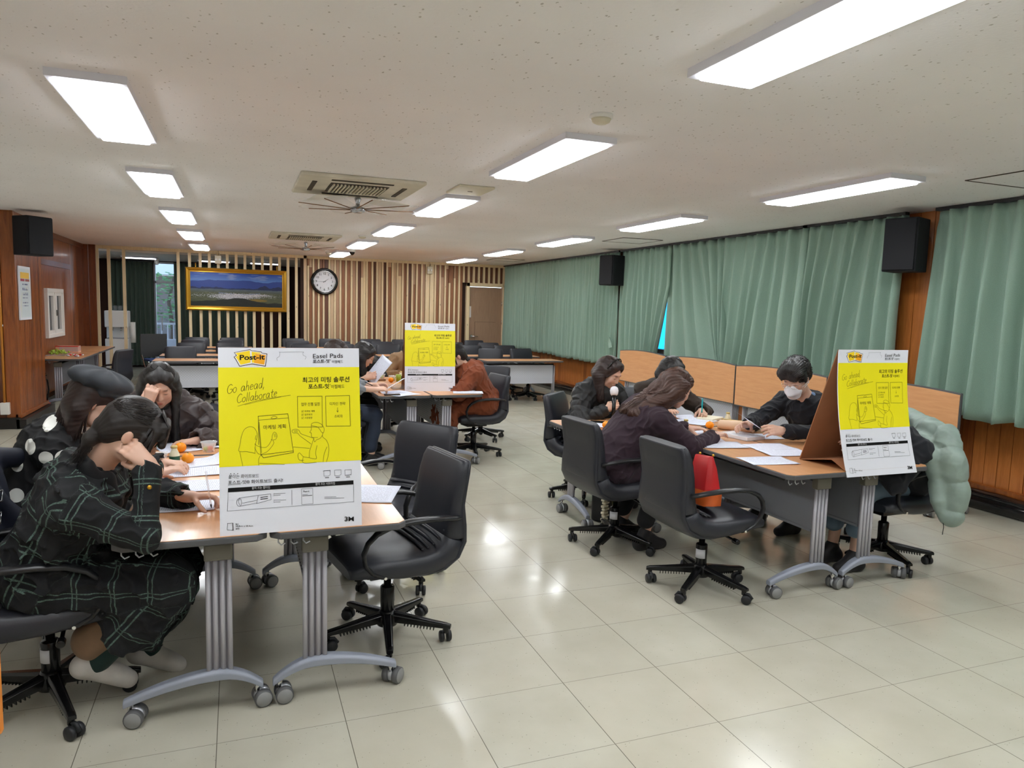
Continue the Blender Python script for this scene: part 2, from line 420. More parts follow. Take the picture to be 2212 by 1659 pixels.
# windows in the right wall
wi = 0
for a, b in ((-3.9, -.4), (-.1, 4.45), (5.35, 9.85), (10.80, 14.9)):
    wi += 1
    w = MB(); w.bx(XR+.06, XR+.12, a, b, .95, 1.02, 0); w.bx(XR+.06, XR+.12, a, b, 2.36, 2.42, 0)
    n = 4
    for k in range(n+1):
        yy = a+(b-a)*k/n; w.bx(XR+.06, XR+.12, yy-.03, yy+.03, .95, 2.42, 0)
    o = struct('window_%d' % wi, w, ['white_plastic'])
    ob('pane', MB().bx(XR+.085, XR+.093, a, b, 1.0, 2.38), ['blue_film'], parent=o)
# left wall: near wall outside the frame, projecting column, recessed wall, return before the lattice
def boards(mb, axis, fixed, thick, a, b, z0, z1, w, mats, rnd, gap=.003):
    y = a
    while y < b-.001:
        e = min(y+w, b)
        if axis == 'y': mb.bx(fixed, fixed+thick, y+gap, e-gap, z0, z1, rnd.choice(mats))
        else: mb.bx(y+gap, e-gap, fixed, fixed+thick, z0, z1, rnd.choice(mats))
        y = e
lw = MB(); lw.bx(-3.6, -3.3, -5, 10.0, 0, H, 3)
boards(lw, 'x', 9.93, .04, -3.32, -2.42, .12, H, .13, [0, 0, 1], rnd)       # near face of the column
lw.bx(-3.3, -2.45, 9.96, 11.25, 0, H, 2)
boards(lw, 'y', -2.44, .03, 9.96, 11.22, .12, H, .032, [0, 0, 0, 1], rnd, .0035)
lw.bx(-2.425, -2.395, 9.92, 9.98, .12, H, 0); lw.bx(-2.45, -2.39, 9.93, 11.25, .12, .16, 0)
lw.bx(-2.75, XL-.005, 11.2, 15.35, 0, H, 2)
def hole_boards(y0, y1, z0, z1, w=.034):
    y = y0
    while y < y1:
        e = min(y+w, y1)
        if 12.40 < (y+e)/2 < 13.45:
            lw.bx(XL, XL+.018, y+.004, e-.004, z0, .98, 0); lw.bx(XL, XL+.018, y+.004, e-.004, 1.66, 2.02, 0)
        else: lw.bx(XL, XL+.018, y+.004, e-.004, z0, 2.02, 0)
        lw.bx(XL, XL+.018, y+.004, e-.004, 2.10, H, 0); y = e
hole_boards(11.24, 14.2, .12, H); boards(lw, 'y', XL, .02, 14.2, 15.3, .12, H, .14, [0, 1], rnd)
lw.bx(XL-.01, XL+.04, 11.24, 14.2, 2.02, 2.10, 1); lw.bx(XL-.01, XL+.045, 11.24, 15.3, H-.08, H, 1)
boards(lw, 'x', 15.28, .04, XL, -2.42, .0, H, .12, [1, 0], rnd)
struct('wall_left', lw, ['wall_wood', 'wall_wood_dark', 'gap_dark', 'white_paint'])
bl = MB(); bl.bx(-3.3, -2.40, 9.86, 9.95, 0, .13); bl.bx(-2.43, -2.33, 9.86, 11.3, 0, .11); bl.bx(XL, XL+.12, 11.25, 15.3, 0, .11)
bl.bx(-3.35, -3.28, -5, 9.95, 0, .12); struct('baseboard_left', bl, ['black_base'])
# back wall of vertical slats
bw = MB(); rnd = random.Random(11); x = 1.36; DX0, DX1 = 4.80, 5.70
bw.bx(1.34, DX0, YB+.04, YB+.2, 0, H, 5); bw.bx(DX0, XR+.1, YB+.04, YB+.2, 2.08, H, 5); bw.bx(DX1, XR+.1, YB+.04, YB+.2, 0, H, 5)
i = 0
while x < 5.9:
    w = rnd.choice([.05, .055, .06, .065]); pr = 0 if i % 2 else .03
    m = 0 if i % 2 == 0 else rnd.choice([1, 2, 2, 3, 4, 1, 2, 0])
    if i % 2 == 0: w = .036
    z0 = 2.12 if x+w > DX0-.07 and x < DX1+.07 else 0
    cut = rnd.choice([0, 0, 0, rnd.uniform(1.9, 2.4)])
    if x > 4.7: m = 0 if i % 2 == 0 else 3; w = .045 if i % 2 == 0 else .06
    if cut and z0 == 0:
        bw.bx(x, x+w, YB-.02-pr, YB+.05, z0, cut, m); bw.bx(x, x+w, YB-.02-pr, YB+.05, cut+.002, H-.05, rnd.choice([1, 2, 4]))
    else: bw.bx(x, x+w, YB-.02-pr, YB+.05, z0, H-.05, m)
    x += w+(.006 if i % 2 else .008); i += 1
bw.bx(1.3, 5.92, YB-.06, YB+.06, H-.055, H, 0)
struct('wall_back', bw, ['slat_a', 'slat_b', 'slat_c', 'slat_d', 'slat_e', 'gap_dark'])
dr = struct('door_1', MB().bx(DX0+.06, DX1-.06, YB+.0, YB+.04, .01, 2.03), ['door_wood'], bevel=.004)
ob('door_frame', MB().bx(DX0-.02, DX0+.055, YB-.06, YB+.08, 0, 2.12).bx(DX1-.055, DX1+.02, YB-.06, YB+.08, 0, 2.12).bx(DX0-.02, DX1+.02, YB-.06, YB+.08, 2.04, 2.12), ['slat_a'], parent=dr, bevel=.003)
ob('door_groove', MB().bx(DX0+.2, DX0+.204, YB-.003, YB, .3, 1.25).bx(DX0+.2, DX1-.2, YB-.003, YB, 1.25, 1.254), ['gap_dark'], parent=dr)
hd = MB(); hd.cyl((DX0+.12, YB-.0, .93), (DX0+.12, YB-.03, .93), .03, n=16); hd.cyl((DX0+.12, YB-.05, .93), (DX0+.26, YB-.055, .925), .011)
hd.cyl((DX0+.12, YB-.03, .93), (DX0+.12, YB-.06, .93), .012); ob('door_handle', hd, ['chrome'], parent=dr, label='chrome lever handle')
ob('hinge', MB().cyl((DX1-.06, YB-.01, 1.62), (DX1-.06, YB-.01, 1.72), .01), ['chrome'], parent=dr)
ob('hinge', MB().cyl((DX1-.06, YB-.01, 1.2), (DX1-.06, YB-.01, 1.3), .01), ['chrome'], parent=dr)
ob('notice', MB().bx(DX0+.07, DX0+.11, YB-.004, YB, 1.35, 1.6), ['white_plastic'], parent=dr)
# open slat screen on the left part of the back
sc = MB(); sc.bx(-2.46, 1.34, 15.36, 15.42, H-.06, H, 0); sc.bx(1.28, 1.34, 15.36, 15.44, 0, H, 1); sc.bx(1.22, 1.28, 15.37, 15.43, 0, H, 2)
sl = [-2.44, -2.25, -2.0]+[-1.07, -.87]+[-.68+.163*i for i in range(12)]
for x in sl: sc.bx(x-.0, x+.052, 15.37, 15.42, 0, H-.05, 0)
struct('trim_2', sc, ['slat_a', 'slat_e', 'gap_dark'])
# the space behind the screen
br = MB(); br.bx(-3.6, -1.78, 18.6, 18.8, 0, 2.6, 0); br.bx(-1.30, 1.6, 18.6, 18.8, 0, 2.6, 0); br.bx(-1.78, -1.30, 18.6, 18.8, 2.42, 2.6, 0)
br.bx(-3.6, -2.95, 15.3, 18.8, 0, 2.6, 1); br.bx(1.5, 1.7, 15.55, 18.8, 0, 2.6, 2)
struct('wall_far', br, ['dark_wood_far', 'dark_wood_far', 'grey_wall'])
struct('ceiling_far', MB().bx(-3.6, 1.7, 15.6, 18.8, 2.44, 2.54), ['white_paint'])
d2 = struct('door_2', MB().bx(-1.78, -1.74, 18.58, 18.66, 0, 2.42).bx(-1.34, -1.30, 18.58, 18.66, 0, 2.42).bx(-1.78, -1.30, 18.58, 18.66, 2.38, 2.42).bx(-1.78, -1.30, 18.58, 18.66, 1.93, 1.98).bx(-1.78, -1.30, 18.58, 18.66, 0, .08), ['alu'])
ob('pane', MB().bx(-1.75, -1.33, 18.61, 18.62, .08, 2.38), ['glass'], parent=d2)
hb = MB().tube([(-1.62, 18.56, .85), (-1.62, 18.52, .88), (-1.62, 18.52, 1.15), (-1.62, 18.56, 1.18)], .012); ob('door_handle', hb, ['white_plastic'], parent=d2)
for (x0, x1, mt) in ((.36, .60, 'dark_wood_far'), (.98, 1.2, 'black_gloss')):
    struct('trim_3', MB().bx(x0, x1, 18.4, 18.6, 0, 2.4), [mt])
# outside the far door
simple('brick_red', srgb(176, 84, 76), .8); simple('leaf', srgb(92, 140, 82), .7, noise=(9, .4)); simple('bark', srgb(80, 62, 46), .9)
def m_brick():
    t = NT('brick'); b = t.n('TexBrick'); b.inputs['Color1'].default_value = srgb(188, 92, 84)+(1,); b.inputs['Color2'].default_value = srgb(166, 74, 70)+(1,)
    b.inputs['Mortar'].default_value = srgb(222, 210, 206)+(1,); b.inputs['Scale'].default_value = 4; t.l(t.coord((1, 1, 1), 'Object', (math.pi/2, 0, 0)), b.inputs['Vector']); t.base(b.outputs[0])
m_brick()
eb = thing('brick_building', 'red brick building seen outside the far glass door', 'building', (-3.6, 26, 0))
ob('wall', MB().bx(-4, 4, 0, .3, 2.7, 6), ['brick'], parent=eb); ob('fascia', MB().bx(-4, 4, -.4, .3, 2.35, 2.7), ['white_paint'], parent=eb)
ob('lower_wall', MB().bx(-4, 4, .4, .7, 0, 2.35), ['grey_wall'], parent=eb)
tr = thing('tree', 'leafy green tree outside the far glass door', 'tree', (-1.75, 22.6, 0)); rt = random.Random(3)
ob('trunk', MB().tube([(0, 0, 0), (.05, 0, .7), (-.05, .05, 1.5), (.1, 0, 2.2)], [.07, .06, .05, .03]), ['bark'], parent=tr)
lf = MB()
for i in range(420):
    a = rt.uniform(0, 6.28); r = .75*rt.random()**.5; z = rt.uniform(.7, 2.3); c = V(r*math.cos(a), r*math.sin(a), z); s = rt.uniform(.04, .1); n = nz([rt.gauss(0, 1), rt.gauss(0, 1), rt.gauss(0, 1)])
    u = nz(np.cross(n, (0, 0, 1))); w = np.cross(n, u); lf.add([c-u*s, c-w*s*.4, c+u*s, c+w*s*.4], [(0, 1, 2, 3)])
tag(ob('foliage', lf, ['leaf'], parent=tr), kind='stuff')
rl = thing('balcony_railing', 'white railing and low wall outside the far glass door', 'railing', (-1.9, 20.4, 0))
ob('low_wall', MB().bx(-1.6, 1.6, 0, .1, 0, .55), ['white_paint'], parent=rl); rb = MB().bx(-1.6, 1.6, .03, .07, .92, .97)
for i in range(24): rb.bx(-1.6+i*.14, -1.57+i*.14, .035, .06, .5, .92)
ob('rails', rb, ['white_paint'], parent=rl)
struct('ground_outside', MB().bx(-12, 12, 19.2, 60, -.3, -.02), ['grey_wall'])

# ---------------------------------------------------------------- ceiling lights
def light(x, y, label, first=[None]):
    grp = 'long ceiling light panels'
    if first[0] is None:
        t = thing('ceiling_light', label, 'ceiling light', (x, y, H), 0, grp); w, l = .158, .645
        fr = MB()
        for a, b, c, d in ((-w, w, -l, -l+.03), (-w, w, l-.03, l), (-w, -w+.03, -l+.03, l-.03), (w-.03, w, -l+.03, l-.03)): fr.bx(a, b, c, d, -.035, 0)
        ob('frame', fr, ['light_frame'], parent=t)
        ob('diffuser', MB().bx(-w+.028, w-.028, -l+.028, l-.028, -.052, -.012), ['light_panel'], parent=t, bevel=.014, seg=3)
        first[0] = t; return t
    return dup(first[0], (x, y, H), 0, label)
cols = ((-.6, 'left'), (1.845, 'middle'), (4.22, 'right'))
ordn = ['nearest', 'second', 'third', 'fourth', 'fifth', 'farthest']
for x, nm in cols:
    ys = [4.33+2.43*k for k in range(5)]
    seq = ([1.90] if nm == 'middle' else [])+ys
    for k, y in enumerate(seq):
        w = ordn[k] if k < len(seq)-1 else 'farthest'
        light(x, y, '%s ceiling light panel in the %s row, counted towards the slat wall' % (w, nm))
    for y in ([] if nm == 'middle' else [1.90])+[-.53]: light(x, y, 'white ceiling light panel behind or above the camera')

# ---------------------------------------------------------------- ceiling fittings
def cassette(x0, x1, y0, y1, label):
    cx, cy = (x0+x1)/2, (y0+y1)/2; w, l = (x1-x0)/2, (y1-y0)/2
    t = thing('air_conditioner', label, 'air conditioner', (cx, cy, H), 0, 'ceiling cassettes')
    p = MB().bx(-w, w, -l, l, -.028, 0); ob('panel', p, ['dirt_ivory'], parent=t, bevel=.01)
    g = MB()
    for i in range(15): xx = -w*.42+i*w*.84/14; g.bx(xx-.006, xx+.006, -l*.42, l*.42, -.045, -.028)
    g.bx(-w*.48, w*.48, -l*.48, l*.48, -.032, -.029, 1); ob('grille', g, ['ivory', 'dirt_dark'], parent=t)
    v = MB()
    for sx, sy, ax in ((0, -.74, 0), (0, .74, 0), (-.74, 0, 1), (.74, 0, 1)):
        if ax == 0: v.bx(-w*.5, w*.5, sy*l-.018, sy*l+.018, -.033, -.027)
        else: v.bx(sx*w-.018, sx*w+.018, -l*.5, l*.5, -.033, -.027)
    ob('vent_slot', v, ['dirt_dark'], parent=t)
    return t
def acfan(x, y, label):
    t = thing('circulation_fan', label, 'fan', (x, y, H), .2, 'clear circulation fans'); 
    ob('hub', MB().lathe([(.02, -.03), (.03, -.05), (.018, -.08), (.02, -.11), (.062, -.125), (.062, -.16), (.03, -.17)], n=20), ['silver'], parent=t)
    for k in range(8):
        a = k*math.pi/4; c, s = math.cos(a), math.sin(a); Rm = np.array([[c, -s, 0], [s, c, 0], [0, 0, 1]])
        pts = [(.05, -.03, -.14), (.50, -.06, -.12), (.56, .02, -.115), (.48, .09, -.105), (.05, .03, -.13)]
        q = [Rm@V(p) for p in pts]; q2 = [p+V(0, 0, .004) for p in q]; b = MB().add(q+q2, [(4, 3, 2, 1, 0), (5, 6, 7, 8, 9)]+[(i, (i+1) % 5, 5+(i+1) % 5, 5+i) for i in range(5)])
        bl_ = ob('blade', b, ['fan_clear'], parent=t); ob('blade_edge', MB().tube([Rm@V(.05, -.03, -.14), Rm@V(.5, -.06, -.12)], .004, n=6), ['brown_dust'], parent=bl_)
    dfl = []
    for sx in (-1, 1): dfl.append(ob('deflector', MB().add([(sx*.12, -.1, -.05), (sx*.42, -.16, -.075), (sx*.45, .1, -.1), (sx*.15, .12, -.06)], [(0, 1, 2, 3)]), ['white_plastic'], parent=t, solid=.003))
    return t
cassette(.45, 1.40, 5.62, 6.57, 'nearer ceiling cassette air conditioner with dusty ivory panel')
cassette(.45, 1.40, 10.5, 11.45, 'farther ceiling cassette air conditioner with dusty ivory panel')
acfan(1.0, 6.5, 'clear-bladed fan with silver hub under the nearer air conditioner')
acfan(1.0, 11.6, 'clear-bladed fan with silver hub under the farther air conditioner')
vt = thing('ceiling_cover', 'small ivory cover plate on the ceiling beside the nearer air conditioner', 'ceiling cover', (1.80, 5.78, H))
ob('plate', MB().bx(-.15, .15, -.2, .2, -.02, 0), ['ivory'], parent=vt, bevel=.008); ob('screw', MB().bx(-.02, .02, -.004, .004, -.023, -.019), ['dirt_dark'], parent=vt)
def detector(x, y, lb):
    t = thing('smoke_detector', lb, 'smoke detector', (x, y, H), 0, 'round ceiling detectors')
    ob('base', MB().lathe([(.058, 0), (.058, -.018), (.05, -.02)], n=24), ['white_plastic'], parent=t); ob('dome', MB().lathe([(.05, -.018), (.044, -.035), (.025, -.045), (.001, -.046)], n=24), ['ivory'], parent=t)
detector(1.70, 3.30, 'white smoke detector on the ceiling, nearest and largest')
detector(1.66, 10.35, 'small smoke detector left of a middle-row ceiling light')
detector(1.62, 14.0, 'small smoke detector near the slat wall above the clock')
sc_ = thing('security_camera', 'white dome camera on the ceiling above the clock', 'security camera', (1.86, 12.7, H))
ob('housing', MB().lathe([(.06, 0), (.06, -.06), (.055, -.07)], n=20), ['white_plastic'], parent=sc_); ob('dome', MB().lathe([(.05, -.065), (.04, -.1), (.02, -.12), (.001, -.125)], n=20), ['black_gloss'], parent=sc_)
def hatch(x, y, lb):
    m = MB()
    for a, b, c, d in ((-.3, .3, -.3, -.292), (-.3, .3, .292, .3), (-.3, -.292, -.3, .3), (.292, .3, -.3, .3)): m.bx(a, b, c, d, -.006, 0)
    m.bx(-.29, .29, -.29, .29, -.003, 0, 1); struct('ceiling_hatch', m, ['dirt_dark', 'ceiling_texture'], loc=(x, y, H))
hatch(5.02, 8.7, ''); hatch(5.0, 3.35, ''); hatch(5.0, 13.6, '')

# ---------------------------------------------------------------- curtains
def curtain(y0, y1, zb, label, mat='curtain_green', plane=XC, n=14, amp=.05, slant=0, seed=0, ztop=H-.03, tuck=None, axis='x', hem=0, far=False):
    rng = random.Random(seed); NU, NVv = n*(10 if not far else 8), 26; L = y1-y0
    ph = [0]
    for i in range(NU): ph.append(ph[-1]+rng.uniform(.6, 1.4))
    ph = [p/ph[-1]*n*2*math.pi for p in ph]; am = [rng.uniform(.75, 1.25) for _ in range(n+2)]
    vs = []
    for j in range(NVv+1):
        t = j/NVv; z = ztop+(zb-ztop)*t
        for i in range(NU+1):
            u = i/NU; sl_ = 0
            if slant: sl_ = slant(u, t) if callable(slant) else slant*t
            p = ph[i]; a = amp*am[int(p/(2*math.pi))]*(.42+.58*min(1, t*2.2))
            s = math.sin(p); s = math.copysign(abs(s)**.72, s)
            x = plane-a*s-.012*math.sin(p*.37+t*3+seed)-.006*math.sin(p*1.9+t*5)
            if t < .06: x += .012*math.cos(p*2)
            yy = y0+L*u+sl_+.012*math.cos(p)*min(1, t*2)+.01*math.sin(t*6+u*9+seed)*t
            zz = z+(hem*math.sin(p*.5+seed) if j == NVv else 0)
            vs.append((x, yy, zz) if axis == 'x' else (yy, x, zz))
    fs = [(j*(NU+1)+i, j*(NU+1)+i+1, (j+1)*(NU+1)+i+1, (j+1)*(NU+1)+i) for j in range(NVv) for i in range(NU)]
    yc = (y0+y1)/2; base = (plane, yc, 0) if axis == 'x' else (yc, plane, 0)
    m = MB().add([V(p)-V(base) for p in vs], fs, 0, True)
    t = thing('curtain', label, 'curtain', base, 0, 'window curtains')
    ob('cloth', m, [mat], parent=t, solid=.004)
    hm = [p for p in vs[NVv*(NU+1):]]
    rl_ = MB()
    if axis == 'x': rl_.bx(plane-.03-base[0], plane+.02-base[0], y0-yc, y1-yc, ztop, H-.002)
    else: rl_.bx(y0-yc, y1-yc, plane-.02-base[1], plane+.02-base[1], ztop, ztop+.02)
    ob('rail', rl_, ['black_base'], parent=t); return t
c_ = curtain(12.42, 15.42, .72, 'green pleated curtain beside the far wood door', n=26, amp=.035, seed=1, far=True, hem=.012)
curtain(10.15, 12.5, .70, 'green pleated curtain left of the speaker on the far window wall', n=20, amp=.04, seed=2, far=True, hem=.012)
def sl3(u, t): return .33*t**1.6*(u < 1)*(1-u)**0*(.0+1.*(1-u))*1.1
curtain(8.70, 10.10, .70, 'green curtain between the far speaker and the blue window gap', n=9, amp=.05, seed=3, slant=lambda u, t: .50*max(0, t-.3)**1.1*max(0, 1-u*2.2), hem=.012)
curtain(6.12, 8.74, .72, 'green curtain gathered in slanting folds behind the wooden screens', n=14, amp=.055, seed=4, slant=lambda u, t: t**1.15*(-.62*max(0, 1-abs(u-.74)/.24)**.8+.30*max(0, 1-abs(u-.27)/.27)), hem=.02)
curtain(4.92, 6.18, .74, 'green curtain right of the slanting folds, beside the near speaker', n=8, amp=.06, seed=5, slant=lambda u, t: .38*math.sin(t*1.5)*u*(1-u)*2, hem=.015)
curtain(2.2, 4.62, .76, 'large green pleated curtain nearest the camera at the right edge', n=13, amp=.065, seed=6, hem=.018, slant=lambda u, t: .06*t*u)
curtain(-4.9, 2.15, .76, 'green pleated curtain outside the right edge of the view', n=30, amp=.06, seed=7)
tb = MB()
for (y, s) in ((4.80, 1), (4.94, -1), (10.18, 1)):
    b = [(XC-.07, y, 1.06), (XC-.09, y+.05*s, 1.16), (XC-.08, y+.09*s, 1.06), (XC-.1, y+.04*s, .98), (XC-.07, y-.02*s, 1.0)]
    k = thing('curtain_tieback', {4.80: 'loose green tieback flap on the near curtain edge by the wood pillar', 4.94: 'loose green tieback flap left of the wood pillar', 10.18: 'loose green tieback flap below the far speaker'}[y], 'curtain tieback', (XC, y, 1.06), 0, 'curtain tiebacks')
    q = [V(p)-V(XC, y, 1.06) for p in b]; ob('flap', MB().add(q, [(0, 1, 2, 3), (0, 3, 4)]), ['curtain_green'], parent=k, solid=.012)
# dark curtains in the far space
curtain(-2.62, -1.78, .05, 'dark green full-length curtain left of the far glass door', 'curtain_dark', 18.35, 9, .05, seed=8, ztop=2.4, axis='y')
curtain(-1.34, .40, .05, 'dark green full-length curtain right of the far glass door', 'curtain_dark', 18.35, 10, .05, seed=9, ztop=2.4, axis='y')

# ---------------------------------------------------------------- loudspeakers
def speaker(loc, rz, d, label, gaps=True):
    w, dp, h = d
    t = thing('loudspeaker', label, 'loudspeaker', loc, rz, 'black wall loudspeakers')
    ob('cabinet', MB().bx(-w/2, w/2, -dp/2, dp/2-.02, -h/2, h/2), ['black_cloth'], parent=t, bevel=.008)
    ob('grille', MB().bx(-w/2+.012, w/2-.012, dp/2-.02, dp/2, -h/2+.012, h/2-.012), ['black_cloth'], parent=t, bevel=.004)
    ob('bracket', MB().cyl((0, -dp/2, 0), (0, -dp/2-.12, .02), .02).bx(-.05, .05, -dp/2-.13, -dp/2-.11, -.1, .1), ['black_base'], parent=t)
speaker((-2.17, 9.80, 2.24), -math.pi/2-.75, (.3, .27, .44), 'black wall speaker on the wood column at the left')
speaker((5.50, 4.78, 2.21), math.pi/2+.35, (.28, .28, .46), 'black wall speaker between the near green curtains')
speaker((5.46, 10.05, 2.2), math.pi/2+.35, (.28, .28, .46), 'black wall speaker between the far green curtains')

for x, y in ((-.45, 17.1), (-1.9, 17.1), (.6, 17.1)):
    t = thing('ceiling_light', 'flat ceiling light in the space behind the slatted screen', 'ceiling light', (x, y, 2.44), 0, 'ceiling lights behind the screen'); ob('frame', MB().bx(-.33, .33, -.18, .18, -.03, 0), ['light_frame'], parent=t); ob('diffuser', MB().bx(-.3, .3, -.15, .15, -.04, -.03), ['light_dim'], parent=t)
# ---------------------------------------------------------------- furniture materials
def m_leather(name, col, rough=.42):
    t = NT(name); t.base(col); t.b.inputs['Roughness'].default_value = rough; t.b.inputs['Specular IOR Level'].default_value = .45
    v = t.n('TexVoronoi'); v.inputs['Scale'].default_value = 260; t.l(t.coord(), v.inputs['Vector']); t.bump(v.outputs['Distance'], .12, .001)
m_leather('leather', srgb(42, 43, 50)); m_leather('leather_shell', srgb(44, 45, 50), .5)
simple('arm_plastic', srgb(30, 30, 33), .33); simple('base_black', srgb(16, 16, 17), .22); simple('wheel_black', srgb(34, 35, 38), .45)
simple('sticker', srgb(206, 206, 212), .5); simple('table_edge', srgb(84, 84, 86), .5); simple('leg_silver', srgb(186, 184, 192), .42, .25)
simple('leg_groove', srgb(128, 124, 132), .5); simple('leg_cap', srgb(112, 108, 98), .45); simple('foot_grey', srgb(150, 155, 168), .45, .15); simple('wheel_grey', srgb(92, 92, 94), .45)
simple('wheel_disc', srgb(140, 140, 140), .4); simple('table_panel', srgb(126, 128, 136), .45, .1)
wood('beech', srgb(206, 148, 100), srgb(218, 162, 114), (1.2, 14, 14), 3, .32, .2)
wood('beech_y', srgb(206, 148, 100), srgb(218, 162, 114), (14, 1.2, 14), 3, .32, .2)
def m_perf():
    t = NT('perforated'); co = t.coord((1, 1, 1)); sp = t.n('SeparateXYZ'); t.l(co, sp.inputs[0])
    f = lambda a, s: t.math('SUBTRACT', t.math('FRACT', t.math('DIVIDE', a, s)), .5)
    xy = t.math('ADD', sp.outputs[0], sp.outputs[1])
    def dots(o):
        a = f(t.math('ADD', xy, o), .036); b = f(t.math('ADD', sp.outputs[2], o), .036)
        return t.math('LESS_THAN', t.math('ADD', t.math('MULTIPLY', a, a), t.math('MULTIPLY', b, b)), .012)
    d = t.math('MAXIMUM', dots(0), dots(.018)); zl = t.math('MULTIPLY', t.math('LESS_THAN', sp.outputs[2], .585), t.math('GREATER_THAN', sp.outputs[2], .42))
    t.base(t.mix(t.math('MULTIPLY', d, zl), srgb(196, 199, 210), srgb(228, 230, 236))); t.b.inputs['Roughness'].default_value = .5
m_perf()

def m_holes():
    t = NT('punched_panel'); co = t.coord((1, 1, 1)); sp = t.n('SeparateXYZ'); t.l(co, sp.inputs[0]); f = lambda a, s: t.math('SUBTRACT', t.math('FRACT', t.math('DIVIDE', a, s)), .5)
    def dots(o):
        a = f(t.math('ADD', sp.outputs[1], o), .044); b = f(t.math('ADD', sp.outputs[2], o), .044); return t.math('LESS_THAN', t.math('ADD', t.math('MULTIPLY', a, a), t.math('MULTIPLY', b, b)), .014)
    t.base(t.mix(t.math('MAXIMUM', dots(0), dots(.022)), srgb(206, 206, 210), srgb(34, 34, 38))); t.b.inputs['Roughness'].default_value = .5
m_holes()
# ---------------------------------------------------------------- task chair (faces +Y)
def sq_ring(c, t, w, th, n=20, e=.55, up=(1, 0, 0)):
    t = nz(t); u = V(up); b = nz(np.cross(t, u)); R = []
    for k in range(n):
        a = 2*math.pi*k/n; ca, sa = math.cos(a), math.sin(a)
        R.append(c+u*math.copysign(abs(ca)**e, ca)*w/2+b*math.copysign(abs(sa)**e, sa)*th/2)
    return R
def loft(st, mat=0, close=.5):
    mb = MB(); rings = []
    N = len(st)
    for i, (y, z, w, th) in enumerate(st):
        a = st[max(i-1, 0)]; b = st[min(i+1, N-1)]; t = V(0, b[0]-a[0], b[1]-a[1])
        rings.append(sq_ring(V(0, y, z), t, w, th))
    def shrink(r, f, sh, t): c = np.mean(r, 0); return [c+(p-c)*f+t*sh for p in r]
    t0 = nz(V(0, st[1][0]-st[0][0], st[1][1]-st[0][1])); t1 = nz(V(0, st[-1][0]-st[-2][0], st[-1][1]-st[-2][1]))
    rings = [shrink(rings[0], .93, -.012, t0)]+rings+[shrink(rings[-1], .93, .012, t1)]
    mb.ring(rings, mat, True); return mb
